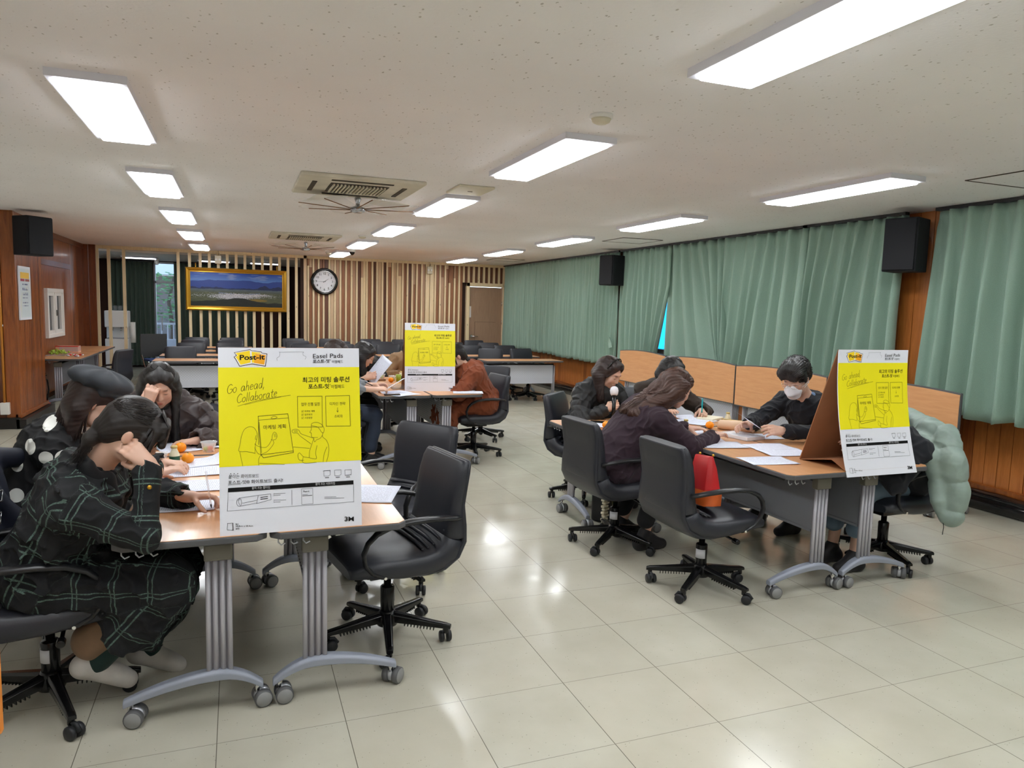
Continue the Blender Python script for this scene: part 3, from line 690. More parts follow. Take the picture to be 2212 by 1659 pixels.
def make_chair(name, label, group, arms=True):
    t = thing(name, label, 'chair', (0, 0, 0), 0, group)
    seat = [(.25, .442, .47, .07), (.2, .452, .495, .10), (.1, .446, .5, .12), (0, .436, .5, .13), (-.1, .434, .495, .135), (-.17, .445, .485, .14), (-.226, .478, .478, .145), (-.253, .53, .468, .142)]
    back = [(-.259, .545, .464, .138), (-.264, .60, .452, .122), (-.264, .66, .442, .102), (-.272, .74, .452, .092), (-.286, .81, .46, .088), (-.30, .87, .455, .078), (-.310, .905, .44, .055)]
    ob('seat', loft(seat), ['leather'], parent=t); ob('backrest', loft(back), ['leather'], parent=t)
    pl = MB()
    for i in range(5):
        y = -.10-.028*i; z = .503+.001*i+(i**2)*.0045; pl.tube([(-.19, y, z), (-.08, y-.006, z+.006), (.08, y-.006, z+.006), (.19, y, z)], [.006, .011, .011, .006], n=6)
    ob('pleats', pl, ['leather'], parent=t)
    sh = [(.16, .40, .34, .02), (0, .392, .44, .03), (-.12, .392, .46, .035), (-.2, .405, .465, .04), (-.27, .45, .46, .04), (-.305, .52, .455, .04), (-.305, .6, .445, .04), (-.295, .70, .435, .045), (-.305, .79, .452, .04), (-.318, .86, .452, .035), (-.328, .905, .435, .03)]
    ob('shell', loft(sh), ['leather'], parent=t)
    if arms:
        for s in (-1, 1):
            P = [(.225, -.27, .645), (.25, -.235, .655), (.262, -.18, .665), (.268, -.1, .672), (.27, .0, .672), (.27, .09, .662), (.268, .155, .635), (.264, .195, .595), (.258, .212, .545), (.25, .20, .49), (.242, .165, .445), (.235, .12, .418), (.225, .09, .41)]
            a = MB().tube([(s*x, y, z) for x, y, z in P], [.013, .015, .016, .016, .016, .015, .014, .013, .012, .012, .012, .013, .012], n=10, flat=1.5, up=(1, 0, 0))
            a = MB().tube([(s*x, y, z) for x, y, z in P], [.018, .02, .022, .024, .024, .022, .02, .018, .017, .016, .016, .017, .016], n=10, flat=.62, up=(1, 0, 0))
            ar = ob('armrest', a, ['arm_plastic'], parent=t)
            ob('bolt', MB().cyl((s*.238, .105, .413), (s*.25, .105, .413), .007, n=10), ['chrome'], parent=ar)
    ob('mechanism', MB().bx(-.09, .09, -.12, .12, .345, .385).cyl((.09, .06, .36), (.23, .06, .352), .008).cyl((.2, .06, .352), (.245, .06, .352), .016), ['base_black'], parent=t, bevel=.006)
    ob('column', MB().lathe([(.032, .07), (.034, .27), (.03, .275), (.018, .28), (.018, .35)], n=20), ['base_black'], parent=t)
    ob('sticker', MB().ring([[V(.0352*math.cos(a), .0352*math.sin(a), z) for a in [k*.16-1.9 for k in range(13)]]+[V(.0348*math.cos(a), .0348*math.sin(a), z) for a in [k*.16-1.9 for k in range(12, -1, -1)]] for z in (.19, .245)], 0, True), ['sticker'], parent=t, label='white paper sticker')
    b = MB().lathe([(.05, .075), (.055, .10), (.045, .135), (.034, .15)], n=20)
    for k in range(5):
        a = k*2*math.pi/5+.3; c, s = math.cos(a), math.sin(a); d = V(c, s, 0); n = V(-s, c, 0); rg = []
        for r, z, w, th in ((.03, .118, .052, .05), (.12, .108, .044, .04), (.22, .096, .038, .03), (.295, .088, .034, .024), (.318, .084, .03, .018)):
            rg.append([d*r+n*w/2*x+V(0, 0, z+th/2*y) for x, y in ((-1, -1), (1, -1), (1, .5), (.6, 1), (-.6, 1), (-1, .5))])
        b.ring(rg, 0, True, False, False); b.cyl(d*.295+V(0, 0, .05), d*.295+V(0, 0, .09), .013)
        for q in range(10): rr_ = .09+.016*q; b.box(d*rr_+V(0, 0, .083-.0012*q), (.005, .03, .02), 0, np.array([[c, -s, 0], [s, c, 0], [0, 0, 1]]))
    ob('star_base', b, ['base_black'], parent=t, bevel=.003)
    for k in range(5):
        a = k*2*math.pi/5+.3; c = V(math.cos(a)*.295, math.sin(a)*.295, 0); a2 = a*2.3+k; d = V(math.cos(a2), math.sin(a2), 0); n = V(-d[1], d[0], 0); w = MB(); o = c+d*.018
        for s in (-1, 1):
            w.lathe([(.001, 0), (.02, 0), (.0275, .004), (.0275, .018), (.024, .022), (.001, .023)] , c=o+V(0, 0, .0276)+n*s*.006, axis=n*s, n=18)
        w.bx(-0, 0, 0, 0, 0, 0) if False else None
        w.tube([o+V(0, 0, .0275)+d*.03+V(0, 0, .006), o+V(0, 0, .058)+d*.012, c+V(0, 0, .06), o+V(0, 0, .05)-d*.02], .009, n=8)
        ob('caster', w, ['wheel_black'], parent=t)
    return t
CH = {}
def chair(x, y, az, label, group='black office chairs at the group tables', z=0):
    """az: compass-like angle of the facing direction, measured from +Y towards +X, degrees"""
    rz = -math.radians(az)
    if 'c' not in CH:
        CH['c'] = make_chair('office_chair', label, group); c = CH['c']; c.location = (x, y, z); c.rotation_euler = (0, 0, rz); return c
    return dup(CH['c'], (x, y, z), rz, label, group)

# ---------------------------------------------------------------- flip-top training table; long axis Y, x in [-.255,.255], origin at floor
TH = .72
def caster_mb(c, ang, grey=True):
    w = MB(); d = V(math.cos(ang), math.sin(ang), 0); n = V(-d[1], d[0], 0); o = V(c)+d*.016; R = .034
    for s in (-1, 1):
        w.lathe([(.001, .001), (.024, .001), (R, .004), (R, .024), (.03, .027)], c=o+V(0, 0, R)+n*s*.009, axis=n*s, n=22, mat=0)
        w.lathe([(.03, .026), (.028, .029), (.001, .029)], c=o+V(0, 0, R)+n*s*.009, axis=n*s, n=22, mat=1)
    w.lathe([(.001, -.009), (.031, -.009), (.031, .009), (.001, .009)], c=o+V(0, 0, R+.004), axis=n, n=18, mat=2)
    w.cyl(V(c)+V(0, 0, R+.02), V(c)+V(0, 0, .1), .011, n=12, mat=3); return w
def leg_parts(t, y, po, sgn, W=.5, lock=0, cy=.0):
    """vertical fluted post with arched foot along X, post offset po"""
    m = MB()
    for k in range(4):
        xx = po-.0375+k*.025; m.cyl((xx, y, .155), (xx, y, .60), .0095, n=14)
    m.bx(po-.043, po+.043, y+.003, y+.014, .155, .6, 1)
    lg = ob('leg', m, ['leg_silver', 'leg_groove'], parent=t)
    ob('leg_cap', MB().bx(po-.05, po+.05, y-.02, y+.026, .60, .665), ['leg_cap'], parent=lg, bevel=.006)
    x0, x1 = -W/2+.005, W/2-.01; R = []
    N = 20
    for i in range(N+1):
        u = i/N; x = x0+(x1-x0)*u
        a = (x-po)/((po-x0) if x < po else (x1-po)); z = .085+.068*(1-abs(a)**1.9); hh = .020-.006*abs(a); ww = .028-.01*abs(a)**2
        R.append([V(x, y+.006-ww, z-hh), V(x, y+.006+ww, z-hh), V(x, y+.006+ww, z+hh*.4), V(x, y+.006+ww*.6, z+hh), V(x, y+.006-ww*.6, z+hh), V(x, y+.006-ww, z+hh*.4)])
    ft = ob('foot', MB().ring(R, 0, True, False, False), ['foot_grey'], parent=lg, bevel=.004)
    rng = random.Random(int(abs(y*100+po*1000))+3)
    for xx in (x0+.025, x1-.02): ob('caster', caster_mb((xx, y+.006, 0), rng.uniform(-.4, .9)+sgn), ['wheel_grey', 'wheel_disc', 'alu', 'chrome'], parent=lg)
def make_table(L, po, label, group, panel=True, hooks=True, wm='beech_y', pmat='table_panel', W=.51):
    t = thing('training_table', label, 'table', (0, 0, 0), 0, group)
    top = MB(); c = .035; w = W/2
    pts = [(-w+c, 0), (w-c, 0), (w, c), (w, L-c), (w-c, L), (-w+c, L), (-w, L-c), (-w, c)]
    top.prism(pts, (0, 0, TH-.028), (1, 0, 0), (0, 1, 0), (0, 0, 1), .026, 0)
    tp = ob('tabletop', top, ['table_edge'], parent=t, bevel=.005)
    e = .006; s2 = [(-w+c, e), (w-c, e), (w-e, c), (w-e, L-c), (w-c, L-e), (-w+c, L-e), (-w+e, L-c), (-w+e, c)]
    ob('wood_surface', MB().prism(s2, (0, 0, TH-.004), (1, 0, 0), (0, 1, 0), (0, 0, 1), .004, 0), [wm], parent=tp)
    for y in (.12, L-.15): leg_parts(t, y, po, 0)
    ob('crossbar', MB().bx(po-.02, po+.02, .12, L-.15, .635, .665).cyl((po+.04, .12, .655), (po+.04, L-.15, .655), .012), ['base_black'], parent=t)
    if panel:
        ob('modesty_panel', MB().bx(po-.008, po+.004, .17, L-.2, .34, .645).bx(po-.012, po+.008, .17, L-.2, .335, .35), [pmat], parent=t)
    if hooks:
        for sx in (-1,):
            for k in range(3):
                hk = MB().tube([(-w+.03+.045*k, .045, TH-.03), (-w+.03+.045*k, .045, TH-.05), (-w+.04+.045*k, .045, TH-.062), (-w+.055+.045*k, .045, TH-.055)], .003, n=6); ob('hook', hk, ['alu'], parent=t)
        ob('rail', MB().cyl((-w+.05, .1, TH-.045), (-w+.05, L-.1, TH-.045), .007, n=8), ['base_black'], parent=t)
    return t
def table(x, y, L, po, label, group, rz=0, **k):
    t = make_table(L, po, label, group, **k); t.location = (x, y, 0); t.rotation_euler = (0, 0, rz); return t

# group 1 (left front), group 2 (right), group 3 (behind)
G1, G2, G3 = 'tables of the left front group', 'tables of the right group', 'tables of the middle far group'
def group_tables(x0, y0, G, nm, xt, lt, gap=.015):
    a = table(x0+.255, y0, 1.5, .085, 'left one of the two %s tables set side by side under the yellow board' % nm, G)
    b = table(x0+.255+.52, y0, 1.5, -.085, 'right one of the two %s tables set side by side under the yellow board' % nm, G, pmat='punched_panel' if G != G2 else 'table_panel')
    t = table(xt, y0+1.5+.03+.255, lt, -.05, 'crosswise wood-top table at the far end of the %s group' % nm, G, rz=-math.pi/2, wm='beech_y')
    return a, b, t
group_tables(-.415, 2.70, G1, 'left front', -.85, 1.45)
group_tables(2.735, 2.97, G2, 'right group', 2.22, 1.5)
group_tables(1.225, 6.65, G3, 'middle far', 1.0, 1.5)

# ---------------------------------------------------------------- back rows
rowg = 'rows of tables facing the camera'
def row_table(x, y, L, label, first=[None]):
    if first[0] is None:
        t = thing('training_table', label, 'table', (0, 0, 0), 0, rowg); w = .25
        tp = ob('tabletop', MB().bx(0, L, 0, .5, TH-.026, TH-.001), ['table_edge'], parent=t, bevel=.006); ob('wood_surface', MB().bx(.006, L-.006, .006, .494, TH-.004, TH), ['beech'], parent=tp)
        pn = ob('modesty_panel', MB().bx(.10, L-.12, .16, .172, .33, .62).bx(.10, L-.12, .152, .172, .618, .64), ['perforated'], parent=t)
        for xx in (.07, L-.09):
            m = MB()
            for k in range(4): m.cyl((xx, .17+k*.026, .15), (xx, .17+k*.026, .63), .011, n=10)
            lg = ob('leg', m, ['leg_silver'], parent=t); R = []
            for i in range(15):
                yy = .0+.48*i/14; a = (yy-.21)/(.21 if yy < .21 else .27); z = .085+.06*(1-abs(a)**1.9)
                R.append([V(xx-.02, yy, z-.017), V(xx+.02, yy, z-.017), V(xx+.02, yy, z+.012), V(xx-.02, yy, z+.012)])
            ob('foot', MB().ring(R, 0, True, False, False), ['foot_grey'], parent=lg)
            for yy in (.03, .46): ob('caster', caster_mb((xx, yy, 0), .5), ['wheel_grey', 'wheel_disc', 'alu', 'chrome'], parent=lg)
        ob('crossbar', MB().bx(.07, L-.09, .2, .24, .63, .66), ['base_black'], parent=t)
        first[0] = t; t.location = (x, y, 0); return t
    return dup(first[0], (x, y, 0), 0, label)
ordr = ['front', 'second', 'third', 'fourth']; colx = [('left', -1.10), ('middle', .72), ('right', 2.20), ('far right', 3.74)]
rowY = [10.92, 11.95, 12.95, 13.95]
for r, y in enumerate(rowY):
    for nm, x in colx:
        if r == 0 and nm in ('middle', 'right'): continue
        xx = x+(0 if nm != 'right' or r != 1 else .0); row_table(xx, y, 1.36, 'grey-panelled table in the %s back row, %s column' % (ordr[r], nm))
        for k in range(2):
            dx = (.36, 1.02)[k]+.02*math.sin(r*3+k*2+x); rr_ = 180+9*math.sin(r*5+k*3+x*2)
            chair(xx+dx, y+.66+.03*math.sin(r+k), rr_, 'black office chair behind the %s back-row table of the %s column, %s one' % (ordr[r], nm, ('left', 'right')[k]), 'black office chairs in the back rows').scale = (.96, .96, .94)

# ---------------------------------------------------------------- chairs at the groups
chair(.645, 3.24, -100, 'empty black office chair at the right side of the left front table, nearest the camera')
chair(.83, 3.98, -128, 'empty black office chair behind the nearest one, just right of the big yellow board')
CH_P1 = chair(-.68, 3.07, 84, 'black office chair under the woman in the dark plaid coat')
chair(-.90, 3.80, 86, 'black office chair behind the woman in the grey beret')
chair(-.35, 4.98, 185, 'black office chair under the woman in the brown puffer coat')
chair(2.47, 3.34, 88, 'empty black office chair with red handbag at the right group, nearest the camera')
chair(2.36, 4.16, 85, 'black office chair under the woman in the purple coat')
chair(2.72, 5.32, 135, 'black office chair under the woman holding the microphone')
chair(3.40, 5.55, 185, 'black office chair behind the woman writing with a turquoise pen')
chair(4.22, 4.15, -92, 'black office chair under the man in the white mask')
chair(3.90, 3.38, -92, 'black office chair draped with a pale green puffer jacket')
chair(2.33, 7.18, -98, 'black office chair at the right side of the middle far table, nearest the camera')
chair(2.72, 8.12, -128, 'empty black office chair facing the camera just right of the rust brown coat')
chair(.88, 7.10, 85, 'black office chair at the left of the middle far group, behind the big yellow board')
chair(.90, 7.80, 85, 'black office chair under the woman with glasses reading a sheet')
chair(1.3, 9.0, 180, 'black office chair at the far end of the middle far table, left one')
chair(2.0, 8.95, 180, 'black office chair at the far end of the middle far table, right one')
chair(-1.72, 11.15, -70, 'black office chair with loop arms pulled up to the snack table')

# ---------------------------------------------------------------- folded tables standing as wood screens
def folded(y0, y1, x, label, rz=0):
    L = y1-y0; t = thing('folded_table', label, 'table', (x, (y0+y1)/2, 0), rz, 'folded tables stood on edge like wood screens')
    N = 12; up = []; h = L/2
    for i in range(N+1):
        u = -1+2*i/N; up.append((u*h, 1.03-.03*u*u*1.0))
    dn = [(h, .545), (-h, .545)]
    poly = up+dn
    tp = ob('tabletop', MB().prism(poly, (0, 0, 0), (0, 1, 0), (0, 0, 1), (1, 0, 0), .025, 0), ['table_edge'], parent=t, bevel=.004)
    ins = [(a*.99, b-.012) for a, b in up]+[(h*.99, .557), (-h*.99, .557)]
    ob('wood_surface', MB().prism(ins, (-.003, 0, 0), (0, 1, 0), (0, 0, 1), (1, 0, 0), .004, 0), ['beech_y'], parent=tp)
    ob('modesty_panel', MB().bx(.1, .112, -h+.12, h-.12, .16, .56), ['perforated'], parent=t)
    for s in (-1, 1):
        m = MB()
        for k in range(4): m.cyl((.06+.026*k, s*(h-.09), .15), (.06+.026*k, s*(h-.09), .66), .011, n=10)
        lg = ob('leg', m, ['leg_silver'], parent=t); R = []
        for i in range(13):
            xx = -.16+.44*i/12; a = (xx-.09)/(.25 if xx < .09 else .19); z = .085+.06*(1-abs(a)**1.9); yy = s*(h-.09)
            R.append([V(xx, yy-.02, z-.017), V(xx, yy+.02, z-.017), V(xx, yy+.02, z+.012), V(xx, yy-.02, z+.012)])
        ob('foot', MB().ring(R, 0, True, False, False), ['foot_grey'], parent=lg)
        for xx in (-.13, .25): ob('caster', caster_mb((xx, s*(h-.09), 0), .3), ['wheel_grey', 'wheel_disc', 'alu', 'chrome'], parent=lg)
folded(8.22, 9.44, 5.33, 'wood-faced folded table standing under the blue window gap, farthest of the row')
folded(6.73, 8.12, 5.30, 'wood-faced folded table standing second from the far end, under the slanting curtain folds')
folded(5.33, 6.68, 5.27, 'wood-faced folded table standing behind the man in the white mask')
folded(3.96, 5.31, 5.27, 'wood-faced folded table standing nearest, half hidden by the right yellow board')
# bright orange board edge at the lower left corner of the view
fb = thing('folded_table', 'orange wood tabletop edge at the lower left corner, cut by the frame', 'table', (-1.2, 2.25, 0), .0)
simple('orange_wood', srgb(232, 140, 52), .35)

# ---------------------------------------------------------------- snack table at the left wall
for yy, lb in ((11.28, 'wood-top table at the left wall holding the grapes and wrappers'), (12.82, 'wood-top table at the left wall beyond the snack table')):
    t = make_table(1.5, -.04, lb, 'tables along the left wall', True, True); t.location = (-2.26, yy, 0)
# ---------------------------------------------------------------- fire extinguisher
fe = thing('fire_extinguisher', 'red fire extinguisher in a red floor stand by the left wood column', 'fire extinguisher', (-2.53, 11.42, 0))
simple('red_paint', srgb(200, 30, 34), .3); simple('white_label', srgb(226, 226, 230), .5)
ob('tank', MB().lathe([(.03, .03), (.058, .05), (.06, .34), (.045, .40), (.02, .43), (.018, .46)], n=24), ['red_paint'], parent=fe)
ob('tank_label', MB().lathe([(.0605, .14), (.0605, .27)], n=24, cap=False), ['white_label'], parent=fe, label='white label band')
ob('valve', MB().cyl((0, 0, .45), (0, 0, .5), .015).bx(-.01, .09, -.01, .01, .48, .49).bx(-.01, .08, -.01, .01, .505, .515), ['base_black'], parent=fe)
ob('hose', MB().tube([(.02, 0, .47), (.09, .02, .42), (.1, .03, .28), (.08, .02, .14)], .01), ['base_black'], parent=fe)
ob('stand', MB().prism([(-.12, 0), (.12, 0), (.09, .13), (-.09, .13)], (0, -.11, 0), (1, 0, 0), (0, 0, 1), (0, 1, 0), .22), ['red_paint'], parent=fe, bevel=.01)
# outlet, leaning pole
ou = thing('wall_outlet', 'white outlet box low on the left wood column', 'outlet', (-2.545, 9.90, .24)); ob('box', MB().bx(-.045, .045, -.03, .03, -.07, .07), ['white_plastic'], parent=ou, bevel=.006)
po_ = thing('wall_conduit', 'yellow vertical pipe running down the left wood column to the outlet', 'pipe', (-2.55, 9.905, 0))
simple('pole_yellow', srgb(200, 130, 50), .35); ob('shaft', MB().cyl((0, 0, .31), (0, 0, H-.01), .013), ['pole_yellow'], parent=po_); ob('clamp', MB().bx(-.022, .022, -.006, .02, 1.2, 1.22), ['chrome'], parent=po_)
# wall hatch window with white frame
hw = thing('service_window', 'small white sliding service window in the left wood wall', 'window', (XL+.03, 12.92, 1.31))
f = MB()
for a, b, c, d in ((-.53, .53, -.37, -.31), (-.53, .53, .31, .37), (-.53, -.46, -.31, .31), (.46, .53, -.31, .31), (-.05, .05, -.31, .31)): f.bx(-.03, .035, a, b, c, d)
ob('frame', f, ['white_paint'], parent=hw, bevel=.004)
for a, b in ((-.46, -.05), (.05, .46)):
    g = MB()
    for p, q, c, d in ((a, b, -.31, -.26), (a, b, .26, .31), (a, a+.06, -.26, .26), (b-.06, b, -.26, .26)): g.bx(-.015, .02, p, q, c, d)
    s = ob('sash', g, ['white_paint'], parent=hw); ob('pane', MB().bx(-.003, .003, a+.05, b-.05, -.27, .27), ['glass'], parent=s)
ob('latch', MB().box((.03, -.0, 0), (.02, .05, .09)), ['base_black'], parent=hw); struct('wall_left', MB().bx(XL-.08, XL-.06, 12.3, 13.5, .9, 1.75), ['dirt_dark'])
# ---------------------------------------------------------------- wall clock
ck = thing('wall_clock', 'round black-framed wall clock on the slat wall', 'clock', (1.70, YB-.05, 2.02))
N = 48; ring = []
for k in range(N):
    a = 2*math.pi*k/N; c, s = math.cos(a), math.sin(a); ring.append([V(c*r, y, s*r) for r, y in ((.215, -.01), (.222, -.05), (.245, -.065), (.268, -.055), (.276, -.03), (.276, .01))])
ob('frame', MB().ring(ring, 0, False, True), ['black_gloss'], parent=ck)
ring = [[V(math.cos(2*math.pi*k/N)*r, y, math.sin(2*math.pi*k/N)*r) for r, y in ((.206, -.012), (.212, -.05), (.222, -.052), (.222, -.01))] for k in range(N)]
ob('inner_ring', MB().ring(ring, 0, False, True), ['chrome'], parent=ck)
ob('dial', MB().cyl((0, .0, 0), (0, -.012, 0), .21, n=48), ['white_label'], parent=ck)
hn = MB()
for a, l, w in ((math.radians(55), .1, .011), (math.radians(-91), .155, .008)):
    d = V(math.sin(a), 0, math.cos(a)); n = V(d[2], 0, -d[0]); hn.add([d*-.03-n*w/2+V(0, -.017, 0), d*l-n*w*.15+V(0, -.017, 0), d*l+n*w*.15+V(0, -.017, 0), d*-.03+n*w/2+V(0, -.017, 0)], [(0, 1, 2, 3)])
ob('hands', hn, ['black_gloss'], parent=ck, solid=.002)
ob('glass_cover', MB().cyl((0, -.046, 0), (0, -.049, 0), .21, n=48), ['glass'], parent=ck)

# ---------------------------------------------------------------- lettering helper
def text_mb(txt, size, font_off=0., align='CENTER', sp=1., shear=0.):
    cu = bpy.data.curves.new('t', 'FONT'); cu.body = txt; cu.size = size; cu.align_x = align; cu.align_y = 'CENTER'; cu.offset = font_off; cu.space_character = sp; cu.shear = shear; cu.resolution_u = 3
    o = bpy.data.objects.new('t', cu); COL.objects.link(o); dg = bpy.context.evaluated_depsgraph_get(); dg.update()
    me = bpy.data.meshes.new_from_object(o.evaluated_get(dg)); vs = [(v.co.x, v.co.y) for v in me.vertices]; fs = [tuple(p.vertices) for p in me.polygons]
    bpy.data.objects.remove(o); bpy.data.curves.remove(cu); bpy.data.meshes.remove(me); return vs, fs
nm_ = MB()
for k in range(1, 13):
    a = 2*math.pi*k/12; vs, fs = text_mb(str(k), .062, .0015); cx, cz = .163*math.sin(a), .163*math.cos(a)
    nm_.add([(cx+x, -.0135, cz+y) for x, y in vs], fs)
for k in range(60):
    a = 2*math.pi*k/60; d = V(math.sin(a), 0, math.cos(a)); n = V(d[2], 0, -d[0])*(.002 if k % 5 else .004); nm_.add([d*.196-n+V(0, -.0135, 0), d*.203-n+V(0, -.0135, 0), d*.203+n+V(0, -.0135, 0), d*.196+n+V(0, -.0135, 0)], [(0, 1, 2, 3)])
ob('numerals', nm_, ['black_gloss'], parent=ck)

# ---------------------------------------------------------------- framed panorama print
def m_vcol(name, rough, **k):
    t = NT(name); a = t.n('VertexColor'); a.layer_name = 'Col'; t.l(a.outputs[0], t.b.inputs['Base Color']); t.b.inputs['Roughness'].default_value = rough
    for kk, v in k.items(): t.b.inputs[kk].default_value = v
    return t
m_vcol('print', .3)
def vnoise(x, y, seed=0):
    xi, yi = np.floor(x).astype(int), np.floor(y).astype(int); fx, fy = x-xi, y-yi; fx = fx*fx*(3-2*fx); fy = fy*fy*(3-2*fy)
    def h(a, b):
        n = (a*374761393+b*668265263+seed*1442695).astype(np.int64); n = (n ^ (n >> 13))*1274126177; return ((n ^ (n >> 16)) & 0xffff)/65535.
    return (h(xi, yi)*(1-fx)+h(xi+1, yi)*fx)*(1-fy)+(h(xi, yi+1)*(1-fx)+h(xi+1, yi+1)*fx)*fy
def fbm(x, y, o=4, seed=0):
    s = 0; a = .5
    for i in range(o): s = s+a*vnoise(x*2**i, y*2**i, seed+i*7); a *= .5
    return s
def pano():
    nx, ny = 360, 150; u, v = np.meshgrid(np.linspace(0, 1, nx), np.linspace(0, 1, ny)); c = np.zeros((ny, nx, 3)); lerp = lambda a, b, t: V(a)*(1-t[..., None])+V(b)*t[..., None]
    L = lambda *a: V(srgb(*a))
    sky = lerp(L(120, 165, 226), L(30, 78, 176), np.clip((v-.66)/.34, 0, 1)); cl = np.clip((fbm(u*9, v*26, 4, 2)-.52)*5, 0, 1)*np.clip((v-.7)*6, 0, 1)*.45; sky = sky*(1-cl[..., None])+L(196, 206, 226)*cl[..., None]; c[:] = sky
    m1 = .70+.14*fbm(u*5, u*0, 3, 5); k = v < m1; c[k] = L(52, 82, 160)
    m2 = .54+.46*(fbm(u*5+3, u*0, 4, 9)-.22)*(.6+.4*np.sin(u*9.+.3)); k = v < m2; c[k] = lerp(L(30, 46, 92), L(40, 60, 112), fbm(u*20, v*20, 3, 3))[k]
    m3 = .50+.03*fbm(u*9, u*0, 3, 12); k = v < m3
    land = lerp(L(70, 84, 62), L(120, 122, 92), fbm(u*24, v*60, 4, 21)); mist = np.clip((v-.40)*9, 0, 1)*.5; land = land*(1-mist[..., None])+L(100, 120, 160)*mist[..., None]; c[k] = land[k]
    riv = np.abs(v-(.40+.025*np.sin(u*9))) < .008; c[riv & (u > .3) & (u < .75)] = L(130, 150, 186)
    city = (np.exp(-((u-.47)/.22)**2-((v-.29)/.10)**2)+.6*np.exp(-((u-.75)/.12)**2-((v-.36)/.04)**2)+.3*np.exp(-((v-.33)/.07)**2)) > vnoise(u*180, v*110, 31)*.95+.1
    tone = vnoise(u*170, v*100, 40)
    c[city & (v < .47)] = (L(226, 226, 232)[None]*(.45+.55*tone[city & (v < .47)])[:, None])
    gold = (np.exp(-((u-.72)/.16)**2-((v-.2)/.05)**2) > .5+.3*fbm(u*20, v*20, 2, 3)); c[gold] = L(150, 128, 60)
    dk = v < .13+.07*(fbm(u*6, u*0, 3, 50))*2-.04*np.cos(u*7); c[dk] = lerp(L(26, 34, 30), L(52, 56, 44), fbm(u*30, v*40, 3, 61))[dk]
    return nx, ny, c**1.15*.80
pf = thing('framed_panorama', 'wide gilt-framed city panorama hung on the slatted screen', 'picture', (.012, 15.33, 1.785))
nx, ny, c = pano(); Wp, Hp = 1.70, .66
vs = [(-Wp/2+Wp*i/(nx-1), 0, -Hp/2+Hp*j/(ny-1)) for j in range(ny) for i in range(nx)]; fs = [(j*nx+i, j*nx+i+1, (j+1)*nx+i+1, (j+1)*nx+i) for j in range(ny-1) for i in range(nx-1)]
ob('print', vcol_mesh('print', vs, fs, c.reshape(-1, 3), 'print'), parent=pf)
fr = []
for cx, cz in ((-1, -1), (1, -1), (1, 1), (-1, 1)): fr.append([V(cx*(Wp/2+d), y, cz*(Hp/2+d)) for d, y in ((-.005, .0), (.0, -.012), (.015, -.008), (.03, -.025), (.06, -.04), (.08, -.025), (.085, .03), (-.005, .03))])
ob('frame', MB().ring(fr, 0, False, True, False), ['gold'], parent=pf, bevel=.003, label='ornate gold frame')
for s in (-1, 1): ob('hanger', MB().tube([(s*.75, -.01, .41), (s*.75, .04, .46), (s*.75, .04, .5)], .012), ['gold'], parent=pf)
# little emergency lights on the slats
for x, y, z, lb in ((-.33, 15.3, 2.36, 'small ivory emergency light on the slatted screen above the painting'), (3.92, YB-.09, 2.35, 'small ivory emergency light high on the slat wall left of the door')):
    t = thing('emergency_light', lb, 'emergency light', (x, y, z), 0); ob('case', MB().bx(-.06, .06, -.03, .03, -.08, .08), ['ivory'], parent=t, bevel=.01); ob('lamp', MB().cyl((-.03, -.03, 0), (-.03, -.045, 0), .022).cyl((.03, -.03, 0), (.03, -.045, 0), .022), ['white_plastic'], parent=t); ob('cable', MB().tube([(0, 0, .08), (.02, .0, .12), (0, .0, .17)], .004, n=6), ['base_black'], parent=t)
# small camera inside the far space
t = thing('motion_sensor', 'small white sensor on the far ceiling in front of the dark curtain', 'sensor', (-1.62, 17.6, 2.44)); ob('body', MB().lathe([(.05, 0), (.05, -.08), (.03, -.13), (.001, -.135)], n=18), ['white_plastic'], parent=t)
# poster on the column
simple('paper_white', srgb(226, 228, 236), .55)
ps = thing('event_poster', 'tall white and yellow event notice on the left wood column', 'poster', (-2.405, 10.32, 1.60)); ps.rotation_euler = (0, 0, 0)
ob('sheet', MB().bx(0, .012, -.27, .25, -.33, .31), ['paper_white'], parent=ps)
nx, ny = 60, 120; u, v = np.meshgrid(np.linspace(0, 1, nx), np.linspace(0, 1, ny)); L = lambda *a: V(srgb(*a)); c = np.ones((ny, nx, 3))*L(206, 216, 222)
bl = fbm(u*3, v*5, 3, 4); c = c*(1-.35*np.clip((bl-.5)*4, 0, 1))[..., None]+L(240, 226, 180)*(.35*np.clip((bl-.5)*4, 0, 1))[..., None]
c[(v > .80) & (v < .93) & (np.abs(u-.5) < .42)] = L(240, 190, 60); c[(v > .74) & (v < .79) & (np.abs(u-.27) < .2)] = L(176, 40, 70); c[(v > .74) & (v < .79) & (np.abs(u-.74) < .2)] = L(150, 70, 60)
for q in (.68, .6, .57, .5, .47, .4, .3, .24): c[(np.abs(v-q) < .012) & (np.abs(u-.5) < .26) & (vnoise(u*30, v*2+q*50, 2) > .4)] = L(60, 80, 130)
vs = [(.0135, -.24+.46*i/(nx-1), -.30+.58*j/(ny-1)) for j in range(ny) for i in range(nx)]; fs = [(j*nx+i, j*nx+i+1, (j+1)*nx+i+1, (j+1)*nx+i) for j in range(ny-1) for i in range(nx-1)]
ob('print', vcol_mesh('print', vs, fs, c.reshape(-1, 3), 'print'), parent=ps)
